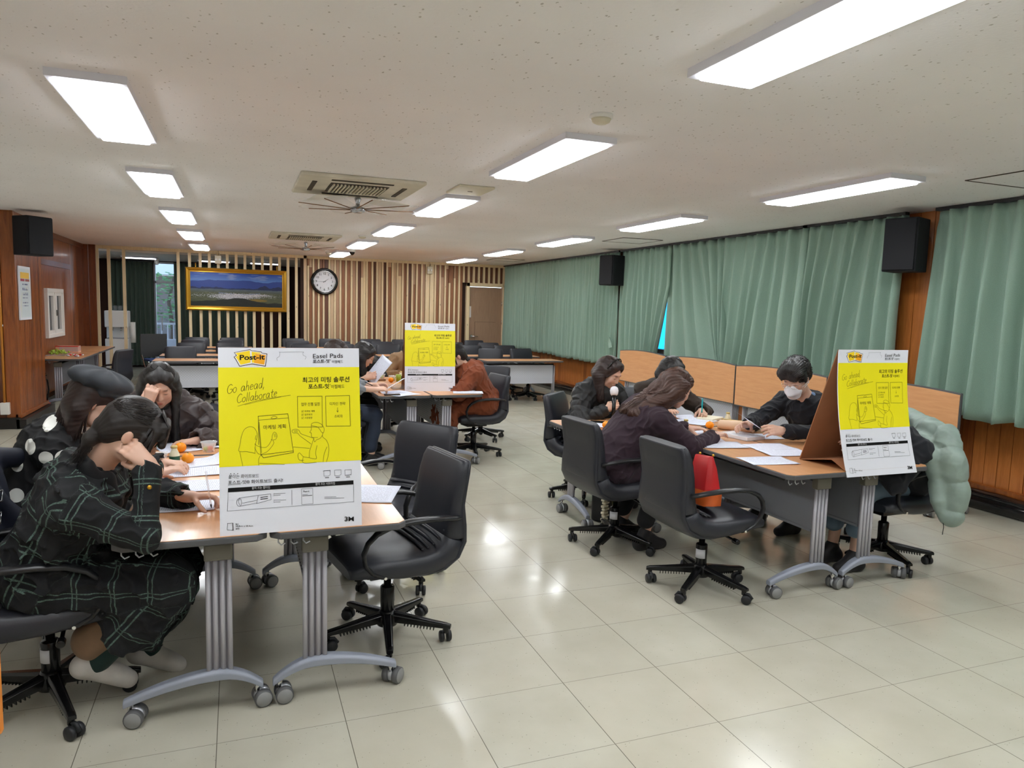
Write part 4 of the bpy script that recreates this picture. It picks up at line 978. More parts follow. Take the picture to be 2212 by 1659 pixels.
# water cooler behind the screen
wc = thing('water_purifier', 'white standing water purifier behind the slatted screen at the left', 'water purifier', (-2.18, 15.95, 0))
ob('cabinet', MB().bx(-.2, .2, -.2, .2, 0, .78).bx(-.2, .2, -.2, .2, 1.0, 1.32).bx(-.2, .2, 0, .2, .78, 1.0), ['white_plastic'], parent=wc, bevel=.015); ob('drip_tray', MB().bx(-.17, .17, -.2, -.02, .78, .8), ['alu'], parent=wc)
ob('tap', MB().cyl((-.07, -.12, .93), (-.07, -.12, 1.0), .015).cyl((.07, -.12, .93), (.07, -.12, 1.0), .015), ['chrome'], parent=wc); ob('cup_dispenser', MB().cyl((.27, -.05, .7), (.27, -.05, 1.1), .045), ['white_plastic'], parent=wc)
for k in range(4): tag(ob('glass_jar', MB().lathe([(.035, 0), (.04, .08), (.03, .1)], n=14), ['glass'], loc=(-2.3+.085*k, 15.95, 1.32)), 'clear glass jar on top of the white water purifier', 'jar', 'glass jars on the water purifier')
# blue folding chair in the far corner
simple('blue_seat', srgb(34, 60, 110), .6); simple('black_plastic', srgb(22, 22, 24), .4)
fc = thing('folding_chair', 'dark blue folding tablet chair with chrome legs behind the left rows', 'chair', (-1.35, 14.6, 0), .4)
ob('seat', MB().bx(-.22, .24, -.22, .22, .44, .48), ['blue_seat'], parent=fc, bevel=.02)
ob('backrest', MB().add([(-.24, .22, .50), (.22, .22, .50), (.24, .28, .92), (-.22, .28, .92)], [(0, 1, 2, 3)]), ['black_plastic'], parent=fc, solid=.03)
for s in (-.22, .22):
    ob('leg', MB().tube([(s, .24, .6), (s, .1, .42), (s, -.25, .02)], .012), ['chrome'], parent=fc); ob('leg', MB().tube([(s, -.2, .44), (s, .25, .02)], .012), ['chrome'], parent=fc)
ob('armrest', MB().bx(.24, .3, -.2, .2, .66, .69), ['black_plastic'], parent=fc, bevel=.01)
# ---------------------------------------------------------------- people
def m_skin():
    t = NT('skin'); a = t.n('VertexColor'); a.layer_name = 'Col'; n = t.noise(t.coord(), 60, 4)
    c = t.mix(.25, a.outputs[0], t.mix(n, (.55, .28, .2), (.85, .6, .48)), 'OVERLAY'); t.l(a.outputs[0], t.b.inputs['Base Color'])
    t.b.inputs['Roughness'].default_value = .5; t.b.inputs['Subsurface Weight'].default_value = .08; t.b.inputs['Subsurface Radius'].default_value = (.01, .004, .002); t.bump(n, .05, .001)
m_skin()
def m_hair(name, c1, c2, rough=.38):
    t = NT(name); a = t.n('Attribute'); a.attribute_name = 'st'; n = t.n('TexNoise', noise_dimensions='1D'); n.inputs['Scale'].default_value = 60; n.inputs['Detail'].default_value = 4; t.l(a.outputs['Fac'], n.inputs['W'])
    t.base(t.ramp(n.outputs[0], [(.38, c1), (.7, c2)])); t.b.inputs['Roughness'].default_value = rough+.04; t.bump(n.outputs[0], .5, .0012); t.b.inputs['Specular IOR Level'].default_value = .5
m_hair('hair_black', srgb(16, 13, 13), srgb(36, 30, 30)); m_hair('hair_dark', srgb(18, 14, 13), srgb(42, 31, 28)); m_hair('hair_brown', srgb(40, 24, 20), srgb(96, 58, 42)); m_hair('hair_redbrown', srgb(26, 17, 16), srgb(62, 40, 34))
def fabric(name, c, rough=.85, sc=350, st=.25, sheen=.2, var=.12):
    simple(name, tuple(q*.8 for q in c), rough, sheen=.06, noise=(14, var), bump=(sc, st, .001)); return name
fabric('navy_knit', srgb(22, 24, 32)); fabric('black_wool', srgb(20, 20, 22)); fabric('black_quilt', srgb(26, 26, 28), .55); fabric('brown_puffer', srgb(64, 52, 52), .5, 200)
fabric('purple_wool', srgb(52, 34, 46)); fabric('dark_brown_wool', srgb(58, 46, 38)); fabric('rust_wool', srgb(134, 66, 34)); fabric('tan_wool', srgb(160, 126, 92)); fabric('grey_sweat', srgb(140, 144, 150))
fabric('beige_trousers', srgb(138, 108, 82)); fabric('black_trousers', srgb(20, 20, 23)); fabric('jeans', srgb(118, 140, 160)); fabric('dark_jeans', srgb(44, 54, 74)); fabric('grey_felt', srgb(66, 70, 76), .9, 260, .4)
fabric('mint_puffer', srgb(150, 168, 158), .5, 120, .3); fabric('teal_sock', srgb(18, 48, 44)); fabric('shirt_blue', srgb(120, 146, 186)); simple('mask_white', srgb(228, 226, 232), .8); fabric('shoe_white', srgb(206, 200, 194), .6); fabric('shoe_dark', srgb(34, 32, 34), .6); fabric('shoe_tan', srgb(150, 118, 84), .7)
def m_plaid():
    t = NT('plaid_wool'); u = t.n('Attribute'); u.attribute_name = 'pu'; v = t.n('Attribute'); v.attribute_name = 'pv'
    def lines(a, per, off, w):
        x = t.math('ABSOLUTE', t.math('SUBTRACT', t.math('FRACT', t.math('ADD', t.math('DIVIDE', a, per), off)), .5)); return t.math('LESS_THAN', x, w)
    ls = [lines(a.outputs['Fac'], .125, o, .018) for a in (u, v) for o in (0., .13)]
    nz_ = t.ramp(t.noise(t.coord(), 220, 3), [(.35, (0, 0, 0)), (.6, (1, 1, 1))])
    m = t.math('MULTIPLY', t.math('MAXIMUM', t.math('MAXIMUM', ls[0], ls[1]), t.math('MAXIMUM', ls[2], ls[3])), t.math('ADD', t.math('MULTIPLY', nz_, .55), .3))
    c = t.mix(m, t.ramp(t.noise(t.coord(), 30, 3), [(.3, srgb(10, 11, 14)), (.7, srgb(18, 19, 23))]), srgb(92, 116, 106)); t.base(c); t.b.inputs['Roughness'].default_value = .9; t.bump(t.noise(t.coord(), 400, 3), .4, .001)
m_plaid()
def m_dots():
    t = NT('dot_wool'); a = t.n('Attribute'); a.attribute_name = 'dot'; t.base(t.mix(t.math('LESS_THAN', a.outputs['Fac'], 0.), srgb(17, 17, 20), srgb(232, 232, 226))); t.b.inputs['Roughness'].default_value = .85; t.bump(t.noise(t.coord(), 300, 3), .3, .001)
m_dots()
SK = V(srgb(214, 172, 150)); SKR = V(srgb(206, 140, 122)); LIP = V(srgb(176, 88, 84)); BROW = V(srgb(66, 48, 42)); EYE = V(srgb(38, 26, 24))
def head_frame(look, roll=0):
    f = nz(look); r = nz(np.cross(f, (0, 0, 1))); u = np.cross(r, f)
    if roll: c, s = math.cos(roll), math.sin(roll); r, u = r*c+u*s, u*c-r*s
    return np.stack([r, f, u], 1)          # columns right, forward, up
def limb(Sh, Wr, a, b, hint):
    d = Wr-Sh; L = min(np.linalg.norm(d), a+b-.004); dn = nz(d); Wr = Sh+dn*L if np.linalg.norm(d) > a+b else Wr
    x = (a*a-b*b+L*L)/(2*L); h = math.sqrt(max(a*a-x*x, 0)); p = V(hint)-Sh; p = nz(p-dn*(p@dn)); return Sh+dn*x+p*h, Wr
def hand_prims(w, d, pn, side, curl=.5, thumb=.4, s=1., spread=.12):
    """w wrist, d pointing direction, pn palm normal (the side the fingers close to); side +1 when the thumb is on d x pn"""
    d = nz(d); pn = nz(V(pn)-d*(V(pn)@d)); x = np.cross(d, pn)*side; P = []
    kn = w+d*.078*s; k = .006
    for i, t in enumerate((-.9, -.3, .3, .9)):
        P.append(rc(w+x*t*.014*s+d*.006, kn+x*t*.031*s+pn*(.002*abs(t)), .017*s, .0115*s, .010))
    P.append(rc(w-d*.04*s, w+d*.015*s, .025*s, .022*s, .012, sq=(pn, .78)))
    ln = (.058, .070, .075, .068)
    for i, t in enumerate((-.92, -.31, .31, .92)):
        cc = curl*(1.12-.12*i) if not hasattr(curl, '__len__') else curl[i]; p = kn+x*t*.031*s; L = ln[i]*s
        dd = nz(d+x*t*spread); ang = cc*.55; r = .0088*s if i else .0078*s
        for seg, fr in enumerate((.45, .32, .27)):
            dirv = dd*math.cos(ang)+pn*math.sin(ang); q = p+dirv*L*fr; P.append(rc(p, q, r, r*.93, k if seg else .008)); p = q; r *= .93; ang += cc*(1.0 if seg == 0 else .75)
    p = w+d*.02*s+x*.020*s+pn*.006*s; dv = nz(d*.55+x*.75+pn*(.2+thumb)); q = p+dv*.04*s; P.append(rc(p, q, .0145*s, .0115*s, .010))
    dv2 = nz(dv+d*.5+pn*thumb*.8-x*thumb*.7); q2 = q+dv2*.030*s; P.append(rc(q, q2, .0112*s, .0100*s, .006)); P.append(rc(q2, q2+nz(dv2+d*.3)*.024*s, .0100*s, .0082*s, .006)); return P
def head_prims(c, R, s=1., male=False, simple_=False):
    g = lambda p: V(c)+R@(V(p)*s); E = lambda p, r, k=.02: el(g(p), V(r)*s, R, k)
    P = [E((0, -.018, .035), (.074, .094, .084)), E((0, .028, -.028), (.060, .062, .082), .03), E((0, .038, -.078), (.043, .042, .034), .025), E((0, .066, -.100), (.019, .016, .015), .02)]
    for q in (-1, 1): P += [E((q*.036, .060, -.030), (.024, .024, .026), .02), E((q*.046, .02, -.07), (.02, .035, .03), .02)]
    P.append(rc(g((-.03, .078, .024)), g((.03, .078, .024)), .012*s, .012*s, .018)); P.append(rc(g((0, .084, .012)), g((0, .100, -.030)), .0085*s, .0118*s, .010))
    for q in (-1, 1):
        P.append(el(g((q*.011, .094, -.034)), V(.0075, .009, .0065)*s, R, .006)); P.append(dict(el(g((q*.031, .104, .002)), V(.019, .020, .011)*s, R, .012), sub=True))
        P.append(el(g((q*.031, .074, -.001)), V(.0155, .0135, .0115)*s, R, .003)); P.append(el(g((q*.075, -.012, -.012)), V(.008, .017, .028)*s, R, .006))
        P.append(dict(el(g((q*.087, -.010, -.008)), V(.004, .010, .017)*s, R, .004), sub=True))
    P.append(rc(g((-.017, .088, -.0625)), g((.017, .088, -.0625)), .0062*s, .0062*s, .007)); P.append(rc(g((-.013, .087, -.073)), g((.013, .087, -.073)), .0068*s, .0068*s, .007))
    P.append(dict(rc(g((-.022, .100, -.0675)), g((.022, .100, -.0675)), .0035, .0035, .003), sub=True))
    return P
def person(nm, label, pel, az, neck, head, look, roll=0, hands=(), knees=None, feet=None, male=False, sc=1., h=.005, hs=1., coat=None, trousers='black_trousers', shoes='shoe_dark', hair=('bob', 'hair_black'), lean_hip=0, shw=None, skirt=False, puff=None, sleeves=True, lap=.0, extras=None, arm=.275, fore=.245, wr_amp=.006, collar=None, seedn=1, bulk=1., hood=False, sock=None, leghem=.1, legr=.058):
    a = math.radians(az); fw = V(math.sin(a), math.cos(a), 0); rt = V(math.cos(a), -math.sin(a), 0)
    P = V(pel); N = V(neck); Hc = V(head); R = head_frame(look, roll); up = nz(N-P); r = nz(rt-up*(rt@up)); f = np.cross(up, r); T = np.stack([r, f, up], 1)
    base = V(P[0], P[1], 0); Lt = np.linalg.norm(N-P); sw = shw or (.175 if not male else .195)
    mid = P+(N-P)*.5+(-f)*.02; ch = P+(N-P)*.74
    Sh = [ch+up*.05+r*sw*q+f*.01 for q in (1, -1)]
    # ---- body
    B = head_prims(Hc, R, hs, male)
    nb = Hc+R@(V(0, -.02, -.055)*hs); B.append(rc(nb, N-up*.01+f*.0, .050, .056, .02))
    B.append(rc(N-up*.02, ch+up*.03, .06, .09, .03)); B.append(el(ch, (sw*.86, .088, .14), T, .04)); B.append(rc(ch, P+up*.03, .10, .105, .04)); B.append(el(P, (.155, .105, .1), T, .04))
    arms = []
    for i, hd in enumerate(hands):
        if hd is None: continue
        q = 1 if i == 0 else -1; Wr = V(hd['w']); E, Wr = limb(Sh[i], Wr, arm*sc, fore*sc, hd.get('e', Sh[i]+V(0, 0, -.3)+r*q*.15))
        arms.append((i, Sh[i], E, Wr)); B += [rc(Sh[i], E, .044, .036, .02), rc(E, Wr, .037, .024, .015)]
        B += hand_prims(Wr, V(hd.get('d', Wr-E)), V(hd.get('n', (0, 0, -1))), -q if hd.get('flip') else q, hd.get('c', .5), hd.get('t', .4), .96*hs if not male else 1.03)
    hips = [P+r*.085*q-up*.03 for q in (1, -1)]; kn = []; an = []
    for i, q in enumerate((1, -1)):
        K = V(knees[i]) if knees else P+fw*.42+rt*.1*q+V(0, 0, -.06); A_ = V(feet[i]) if feet else V(K[0], K[1], .08)-fw*.04
        kn.append(K); an.append(A_); B += [rc(hips[i], K, .07, .048, .03), rc(K, A_, .046, .032, .02), rc(A_, A_+(nz(V(feet[2]))*.09 if feet and len(feet) > 2 else fw*.08+V(0, 0, -.045)), .026, .014, .02)]
    Ri = R.T
    def col(v):
        X = (v-Hc)@R/hs; c = np.tile(SK, (len(v), 1)); m = lambda w: w[:, None]
        def blob(p, rr, C, k=1.):
            nonlocal c
            w = np.clip(1.6-1.6*np.sqrt((((X-V(p))/V(rr))**2).sum(1)), 0, 1)*k; c = c*(1-m(w))+V(C)*m(w)
        for q in (-1, 1):
            blob((q*.04, .075, -.03), (.028, .03, .02), SKR, .35); blob((q*.032, .09, .0235), (.021, .03, .0055), BROW, .85); blob((q*.031, .09, -.0055), (.018, .03, .0035), EYE, .9); blob((q*.078, -.01, -.01), (.012, .02, .03), SKR, .4)
        blob((0, .095, -.067), (.022, .02, .012), LIP, .85); blob((0, .1, -.034), (.014, .015, .012), SKR, .3)
        return c
    nsx = wave_noise(seedn, 26, 1)
    root = fm_obj('person', B, h, ['skin'], None, base, colfn=col); root['label'] = label; root['category'] = 'person'
    # ---- trousers, shoes
    Tp = [el(P-up*.0, (.17, .12, .11), T, .04)]
    for i in range(2): Tp += [rc(hips[i], kn[i], .088, .066, .04), rc(kn[i], an[i]+V(0, 0, leghem)+(kn[i]-an[i])*.0, .064, legr, .03)]
    if trousers: fm_obj('trousers', Tp, max(h, .006), [trousers], root, base, disp=wave_noise(seedn+5, 30, .004))
    for i in range(2):
        sdir = nz(V(fw[0], fw[1], 0)); A_ = an[i]
        toe = V(A_[0], A_[1], 0)+sdir*.13+V(0, 0, .035); heel = V(A_[0], A_[1], 0)-sdir*.035+V(0, 0, .042)
        if feet and len(feet) > 2: sdir = nz(V(feet[2])); toe = A_+sdir*.14; heel = A_-sdir*.045+V(0, 0, -.02)
        S_ = [rc(heel, toe, .043, .034, .02), rc(heel, A_+V(0, 0, .015), .042, .038, .02), rc(A_+V(0, 0, .01), toe-sdir*.03+V(0, 0, .006), .037, .032, .02)]
        lo_ = min(heel[2]-.042, toe[2]-.034) if feet and len(feet) > 2 else 0.
        if not (feet and len(feet) > 2): S_.append(dict(el((A_[0], A_[1], -.1), (1, 1, .1)), sub=True, k=.003))
        sh = fm_obj('shoe', S_, .005, [shoes], root, base)
        if sock: fm_obj('sock', [rc(A_, A_+(kn[i]-A_)*.35, .043, .047, .01)], .006, [sock], root, base)
    # ---- coat / top
    C = []; CUTS = []; bk = bulk
    if coat:
        C += [el(ch, (sw*.92*bk, .112*bk, .16), T, .05, tag='t'), rc(ch+up*.02, P+up*.02+f*.0, .125*bk, .14*bk, .06, sq=(r, 1.28)), el(P+up*.01, (.195*bk, .15*bk, .12), T, .05), rc(N-up*.045, ch+up*.04, .072, .11*bk, .04), rc(N-up*.05+r*.06, Sh[0]+up*.0, .055, .07*bk, .04), rc(N-up*.05-r*.06, Sh[1]+up*.0, .055, .07*bk, .04)]
        pf = dict(puff=puff) if puff else {}
        for i, s0, E, Wr in arms:
            er = .052*bk; cuff = Wr+(E-Wr)*(.08 if sleeves is True else sleeves); C += [rc(s0, E, .068*bk, er+.003, .035, **pf), rc(E, cuff, er, .043*bk, .025, **pf)]; CUTS.append(dict(rc(cuff+nz(Wr-E)*.016*bk, cuff+nz(Wr-E)*.10, .036*bk, .060*bk, .004), sub=True)) if sleeves is True or sleeves < .4 else None
        if skirt:
            for i in range(2):
                K = kn[i]; hm = K+(an[i]-K)*skirt; C += [rc(hips[i]+up*.03, K+V(0, 0, .01), .112, .092, .05), rc(K, hm, .085, .11, .05)]
            C.append(rc((kn[0]+kn[1])/2, (kn[0]+an[0]+kn[1]+an[1])/4+(-.0)*fw, .09, .10, .06))
        if lap: C += [rc(hips[i], hips[i]+(kn[i]-hips[i])*lap, .11, .085, .05) for i in range(2)]
        C += CUTS
        g = lambda p: Hc+R@(V(p)*hs)
        if collar != 'crew': C.append(dict(rc(N+up*.02, N+up*.12+f*.03, .054, .06, .01), sub=True))
        wn = wave_noise(seedn+9, 16, wr_amp*.8); wn2 = folds(seedn+19, 34, wr_amp*1.5)
        dsp = lambda X: wn(X)+wn2(X)
        at = {}
        ps = [p for p in C if p['t'] == 'c' and not p.get('sub')]
        if coat == 'plaid_wool':
            def uv(v, which):
                best = np.full(len(v), 9.); out = np.zeros(len(v))
                for p in ps:
                    d = pd({k_: x_ for k_, x_ in p.items() if k_ != 'puff'}, v); ax = nz(p['b']-p['a']); L = (v-p['a'])@ax
                    rel = v-p['a']-L[:, None]*ax; e1 = nz(np.cross(ax, fw+V(0, 0, .3))); e2 = np.cross(ax, e1); an_ = np.arctan2(rel@e2, rel@e1)*max(p['ra'], .06)*1.0
                    mm = d < best; best[mm] = d[mm]; out[mm] = (L if which else an_)[mm]
                return out
            at = {'pu': lambda v: uv(v, 0), 'pv': lambda v: uv(v, 1)}
        if coat == 'dot_wool':
            ctr = [V(x) for x in extras['dots']]
            at = {'dot': lambda v: np.where(v[:, 1] < 3.84, np.min([np.hypot(v[:, 0]-c0[0], v[:, 2]-c0[1])-rr for c0, rr in zip(ctr, extras['dr'])], 0), 1.)}
        co = fm_obj('coat' if skirt or puff or bulk > 1.04 else 'sweater', C, h if not puff else max(h, .005), [coat], root, base, disp=dsp, attrs=at)
        if collar == 'shirt_blue':
            fm_obj('shirt_collar', [rc(N+up*.01+r*q*.052-f*.02, N-up*.02+r*q*.038+f*.055, .016, .016, .01) for q in (-1, 1)]+[rc(N+up*.015+r*.05-f*.03, N+up*.015-r*.05-f*.03, .016, .016, .02)]+[rc(N-up*.02+r*q*.038+f*.055, N-up*.085+f*.088, .017, .006, .01) for q in (-1, 1)], .004, [collar], root, base)
        elif collar and collar != 'crew':
            K_ = []
            for q in range(9):
                t = -2.5+q*5/8; c0 = N+up*.02+(r*math.sin(t)*.078+f*(.012-math.cos(t)*-.0)*1+(-f)*math.cos(t)*.062)+up*(.0-.03*(abs(t) > 1.6)); K_.append(c0)
            K_.insert(0, K_[0]+f*.06-up*.07+r*-.0); K_.append(K_[-1]+f*.06-up*.07)
            fm_obj('collar', [rc(K_[i], K_[i+1], .029, .029, .02, sq=(nz(np.cross(K_[i+1]-K_[i], up)), .7)) for i in range(len(K_)-1)], .005, [collar], root, base)
        if hood: fm_obj('hood', [rc(N-f*.07+r*q*.10-up*.02, N-f*.11-up*.04, .05, .06, .04) for q in (-1, 1)]+[rc(N+r*q*.10-up*.03+f*.02, N-f*.05+r*q*.12-up*.02, .04, .05, .03) for q in (-1, 1)], .006, [coat], root, base, disp=wn)
    # ---- hair
    style, hm_ = hair[0], hair[1]
    if style:
        g = lambda p: Hc+R@(V(p)*hs); E = lambda p, rr, k=.02, **o: dict(el(g(p), V(rr)*hs, R, k), **o); dn = V(0, 0, -1.)
        Hh = [E((0, -.020, .040), (.081, .103, .091)), E((0, -.062, -.01), (.074, .055, .080), .03)]
        cut = E((0, .116, -.044) if style in ('short', 'pony', 'ponyb', 'hat') else (0, .118, -.034), (.070, .090, .118) if style in ('short', 'pony', 'ponyb', 'hat') else (.078, .094, .122), .010, sub=True)
        if style == 'short':
            Hh = [E((0, -.018, .048), (.092, .112, .096)), E((0, -.06, .0), (.084, .062, .072), .03)]; Hh.append(cut)
            Hh += [E((q*.05, .062, .078), (.042, .040, .034), .02) for q in (-1, 1)]+[E((-.03, .088, .06), (.04, .022, .034), .015), E((.035, .085, .064), (.04, .022, .030), .015), E((0, .03, .11), (.07, .07, .035), .03)]
            Hh += [E((q*.082, .03, .025), (.014, .022, .04), .01) for q in (-1, 1)]
        elif style in ('bob', 'long', 'wavy', 'hat'):
            Ls = {'bob': .19, 'long': .36, 'wavy': .275, 'hat': .17}[style]; Hh.append(cut)
            back = -nz(V(fw[0], fw[1], 0))
            drop = nz(dn*1.0+V(hair[2]) if len(hair) > 2 else dn+back*.15)
            for q in (-1, 1):
                for yy, ln, rr in (((.018, Ls*.85, .018), (-.01, Ls, .026), (-.045, Ls, .032), (-.08, Ls, .034)) if style != 'hat' else ((-.03, Ls*.8, .022), (-.055, Ls, .034), (-.08, Ls, .036))):
                    s0 = g((q*(.074 if yy > -.06 else .045), yy, .03)); m0 = g((q*(.083 if yy > -.06 else .05), yy-.004, -.05)); Hh += [rc(s0, m0, rr, rr, .03), rc(m0, m0+drop*ln, rr*.95, rr*.55 if style != 'wavy' else rr*.9, .03)]
            Hh.append(rc(g((0, -.095, .02)), g((0, -.09, -.05))+drop*Ls, .04, .03 if style != 'wavy' else .034, .04))
            Hh += [E((q*.034, .040, .076), (.040, .034, .034), .02) for q in (-1, 1)]+([rc(g((q*.03, .072, .080)), g((q*.078, .040, -.01)), .010, .008, .012) for q in (-1, 1)] if style != 'hat' else [])
        elif style in ('pony', 'ponyb'):
            Hh.append(cut); Hh += [E((q*.034, .042, .072), (.038, .030, .032), .012) for q in (-1, 1)]
            bun = g((0, -.108, -.035)); drop = nz(V(hair[2])) if len(hair) > 2 else nz(dn-fw*.2)
            Hh += [rc(g((0, -.08, .0)), bun, .05, .018, .03), rc(bun, bun+drop*.06, .016, .024, .015), rc(bun+drop*.06, bun+drop*.13, .022, .006, .02)]
            for q in (-1, 1): Hh.append(rc(g((q*.072, .035, .02)), g((q*.074, .04, -.07)), .012, .006, .01))
            if style == 'pony': Hh += [rc(g((x, .076, .085)), g((x*1.12, .104, .022)), .014, .012, .016) for x in (-.05, -.035, -.02, -.005, .01, .025, .04, .055)]+[rc(g((q*.066, .06, .06)), g((q*.07, .078, -.02)), .014, .008, .012) for q in (-1, 1)]
        am = .0011 if style != 'wavy' else .0026
        def st(v):
            X = (v-Hc)@R/hs; return np.arctan2(X[:, 0], X[:, 2]*.9-X[:, 1]*.5+.03) + .25*np.arctan2(X[:, 1], X[:, 2]+.3)
        def ds(v):
            X = (v-Hc)@R/hs; s_ = st(v)
            if style == 'wavy': s_ = s_+.12*np.sin(X[:, 2]*38+X[:, 0]*20)
            if style == 'short': return .0035*np.sin(X[:, 0]*75+2*np.sin(X[:, 1]*40))*np.sin(X[:, 1]*62+X[:, 2]*45+1.5*np.sin(X[:, 0]*35))+.002*np.sin(s_*60+X[:, 2]*60)
            return am*(np.sin(s_*34+2*np.sin(X[:, 2]*14))*.6+.4*np.sin(s_*88+X[:, 2]*12)+(1.5*np.sin(X[:, 2]*42+s_*9) if style == 'wavy' else 0))
        hair_strands(root, base, Hc, R, hs, style, hm_, seedn, drop if style not in ('short',) else None, Ls if style in ('bob', 'long', 'wavy', 'hat') else 0, bun if style in ('pony', 'ponyb') else None)
        fm_obj('hair', Hh, max(h*.9, .004), [hm_], root, base, disp=ds, attrs={'st': lambda v: st(v)*3})
    return dict(root=root, base=base, Hc=Hc, R=R, hs=hs, N=N, up=up, r=r, f=f, T=T, fw=fw, rt=rt, arms=arms, Sh=Sh, P=P, ch=ch)
def hair_strands(root, base, Hc, R, hs, style, mat, seed, drop, Ls, bun):
    rg = random.Random(seed*7+1); g = lambda p: Hc+R@(V(p)*hs); m = MB(); u_ = rg.uniform
    def skull(az_, el_, o=0.): # point on the hair cap in head coordinates
        return ((.081+o)*math.cos(el_)*math.sin(az_), -.020+(.103+o)*math.cos(el_)*math.cos(az_), .040+(.091+o)*math.sin(el_))
    def put(P, r): 
        n = len(P); m.tube([V(p)-base for p in P], [r*(1 if i < n-2 else .7 if i == n-2 else .15) for i in range(n)], n=4)
    if style == 'short':
        for _ in range(420):
            a = u_(-3.14, 3.14); e = u_(.05 if abs(a) > 1.1 else .75, 1.5); P = [g(skull(a, e, .002)), g(skull(a+u_(-.1, .1), e-.12, .012)), g(skull(a+u_(-.25, .25), e-.3, .014+u_(0, .010))), g(skull(a+u_(-.4, .4), e-.42, .008+u_(0, .016)))]; put(P, .0022)
    elif style in ('bob', 'long', 'wavy', 'hat'):
        for _ in range(300):
            q = rg.choice((-1, 1)); a = q*u_(1.15 if style != 'hat' else 1.45, 3.1); fr = math.cos(a)
            P = [g(skull(a*.25, 1.45, .002)), g(skull(a*.6, 1.1, .003)), g(skull(a*.85, .75, .003)), g(skull(a, .35, .004))]
            s0 = skull(a, 0., .006); P.append(g(s0)); m0 = (s0[0]*1.02+q*.004, s0[1], -.05); P.append(g(m0)); L = Ls*u_(.75, 1.12); e0 = g(m0); j = V(u_(-.012, .012), u_(-.012, .012), 0)
            for t in (.25, .5, .75, 1.): P.append(e0+drop*L*t+j*t*2+(V(math.sin(t*9+a*4), math.cos(t*8+a*5), 0)*.012 if style == 'wavy' else 0))
            if style == 'hat': P = P[3:]
            put(P, .0019)
    else:
        for _ in range(260):
            a = u_(-2.6, 2.6); e = u_(.35, 1.2); b = bun; P = [g(skull(a*.8, e, .001))]; 
            for t in (.3, .6, .85, 1.):
                q2 = skull(a+(math.copysign(3.1, a)-a)*t, e*(1-t)+.0*t, .003); P.append(g(q2)*(1-max(0, t-.6)*2)+b*(max(0, t-.6)*2) if t > .6 else g(q2))
            put(P, .0017)
        for _ in range(70): P = [bun, bun+drop*.05+V(u_(-.01, .01), u_(-.01, .01), 0), bun+drop*.10+V(u_(-.022, .022), u_(-.022, .022), u_(-.01, .01)), bun+drop*u_(.13, .18)+V(u_(-.03, .03), u_(-.03, .03), 0)]; put(P, .0017)
        if style == 'pony':
            for _ in range(150): x = u_(-.07, .07); P = [g((x*.7, .04, .118)), g((x*.95, .078, .095)), g((x*1.05, .098, .06)), g((x*1.1, .100-abs(x)*.25, u_(-.0, .03)))]; put(P, .0018)
            for q in (-1, 1):
                for _ in range(26): y = u_(.03, .06); P = [g((q*.07, y, .06)), g((q*.079, y+.004, .01)), g((q*.078, y+.006, -.04)), g((q*.07, y+u_(-.0, .012), -.04-u_(.01, .06)))]; put(P, .0015)
    ob('hair_strands', m, [mat], parent=root)
def hl(p, q): return p['Hc']+p['R']@(V(q)*p['hs'])
def glasses(p, mat='chrome'):
    m = MB(); g = lambda q: hl(p, q)-p['base']
    for s in (-1, 1):
        m.tube([g((s*.032+.023*math.cos(t), .108-.012*abs(math.cos(t)) if math.cos(t)*s > 0 else .108, -.004+.018*math.sin(t))) for t in [k*math.pi/9 for k in range(18)]], .0012, n=6, closed=True)
        m.tube([g((s*.055, .098, .002)), g((s*.078, .04, .004)), g((s*.082, -.01, .0))], .0012, n=6)
    m.tube([g((-.009, .109, 0)), g((.009, .109, 0))], .0012, n=6); ob('glasses', m, [mat], parent=p['root'])

# --- left front group
pA = person('a', 'woman in a dark green plaid coat leaning on the table and writing', (-.68, 3.05, .54), 95, (-.49, 2.93, .955), (-.352, 2.865, 1.085), (.80, .10, -.60), roll=-.1, hs=.95,
  hands=[dict(w=(-.295, 2.765, .985), e=(-.16, 2.62, .70), d=(-.62, .22, .6), n=(-.3, .8, .0), c=.85, t=.5), dict(w=(-.185, 3.10, .775), e=(-.35, 3.3, .75), d=(1, -.1, 0), n=(0, -.4, -1), c=.75, t=.7)],
  knees=((-.25, 2.86, .50), (-.25, 3.12, .50)), feet=((-.52, 2.99, .17), (-.36, 3.2, .10), (.55, .12, -.42)), h=.0042, coat='plaid_wool', trousers='beige_trousers', shoes='shoe_white', hair=('pony', 'hair_dark', (-.5, -.1, -.85)), skirt=.45, bulk=1.12, collar='black_wool', sock='teal_sock', leghem=.10, legr=.074, seedn=3, wr_amp=.008, sleeves=.14)
_i, _s, _E, _W = pA['arms'][0]; _c = _W+(_E-_W)*.28; ob('button', MB().ball(_c+V(.012, -.056, .0)-pA['base'], (.008, .005, .008), 10), ['gold'], parent=pA['root'], label='small gold button on the cuff')
pB = person('b', 'woman in a grey beret and black coat with white dots', (-.95, 3.80, .55), 95, (-.72, 3.76, .975), (-.60, 3.735, 1.085), (.85, .05, -.50),
  hands=[dict(w=(-.36, 3.60, .76), e=(-.6, 3.5, .65), c=.5), dict(w=(-.34, 3.85, .76), e=(-.6, 4.1, .7), c=.5)], h=.005, coat='dot_wool', trousers='black_trousers', shoes='shoe_dark', hair=('hat', 'hair_redbrown', (-.25, 0, 0)), bulk=1.13, collar='black_wool', seedn=5, wr_amp=.006,
  knees=((-.55, 3.72, .5), (-.55, 3.9, .5)), extras=dict(dots=[(-.775, 1.005), (-.835, .917), (-.765, .878), (-.703, .878), (-.64, .966), (-.73, .77), (-.90, .83), (-.9, .70), (-.80, .66)], dr=[.026, .030, .028, .028, .026, .028, .03, .03, .03]))
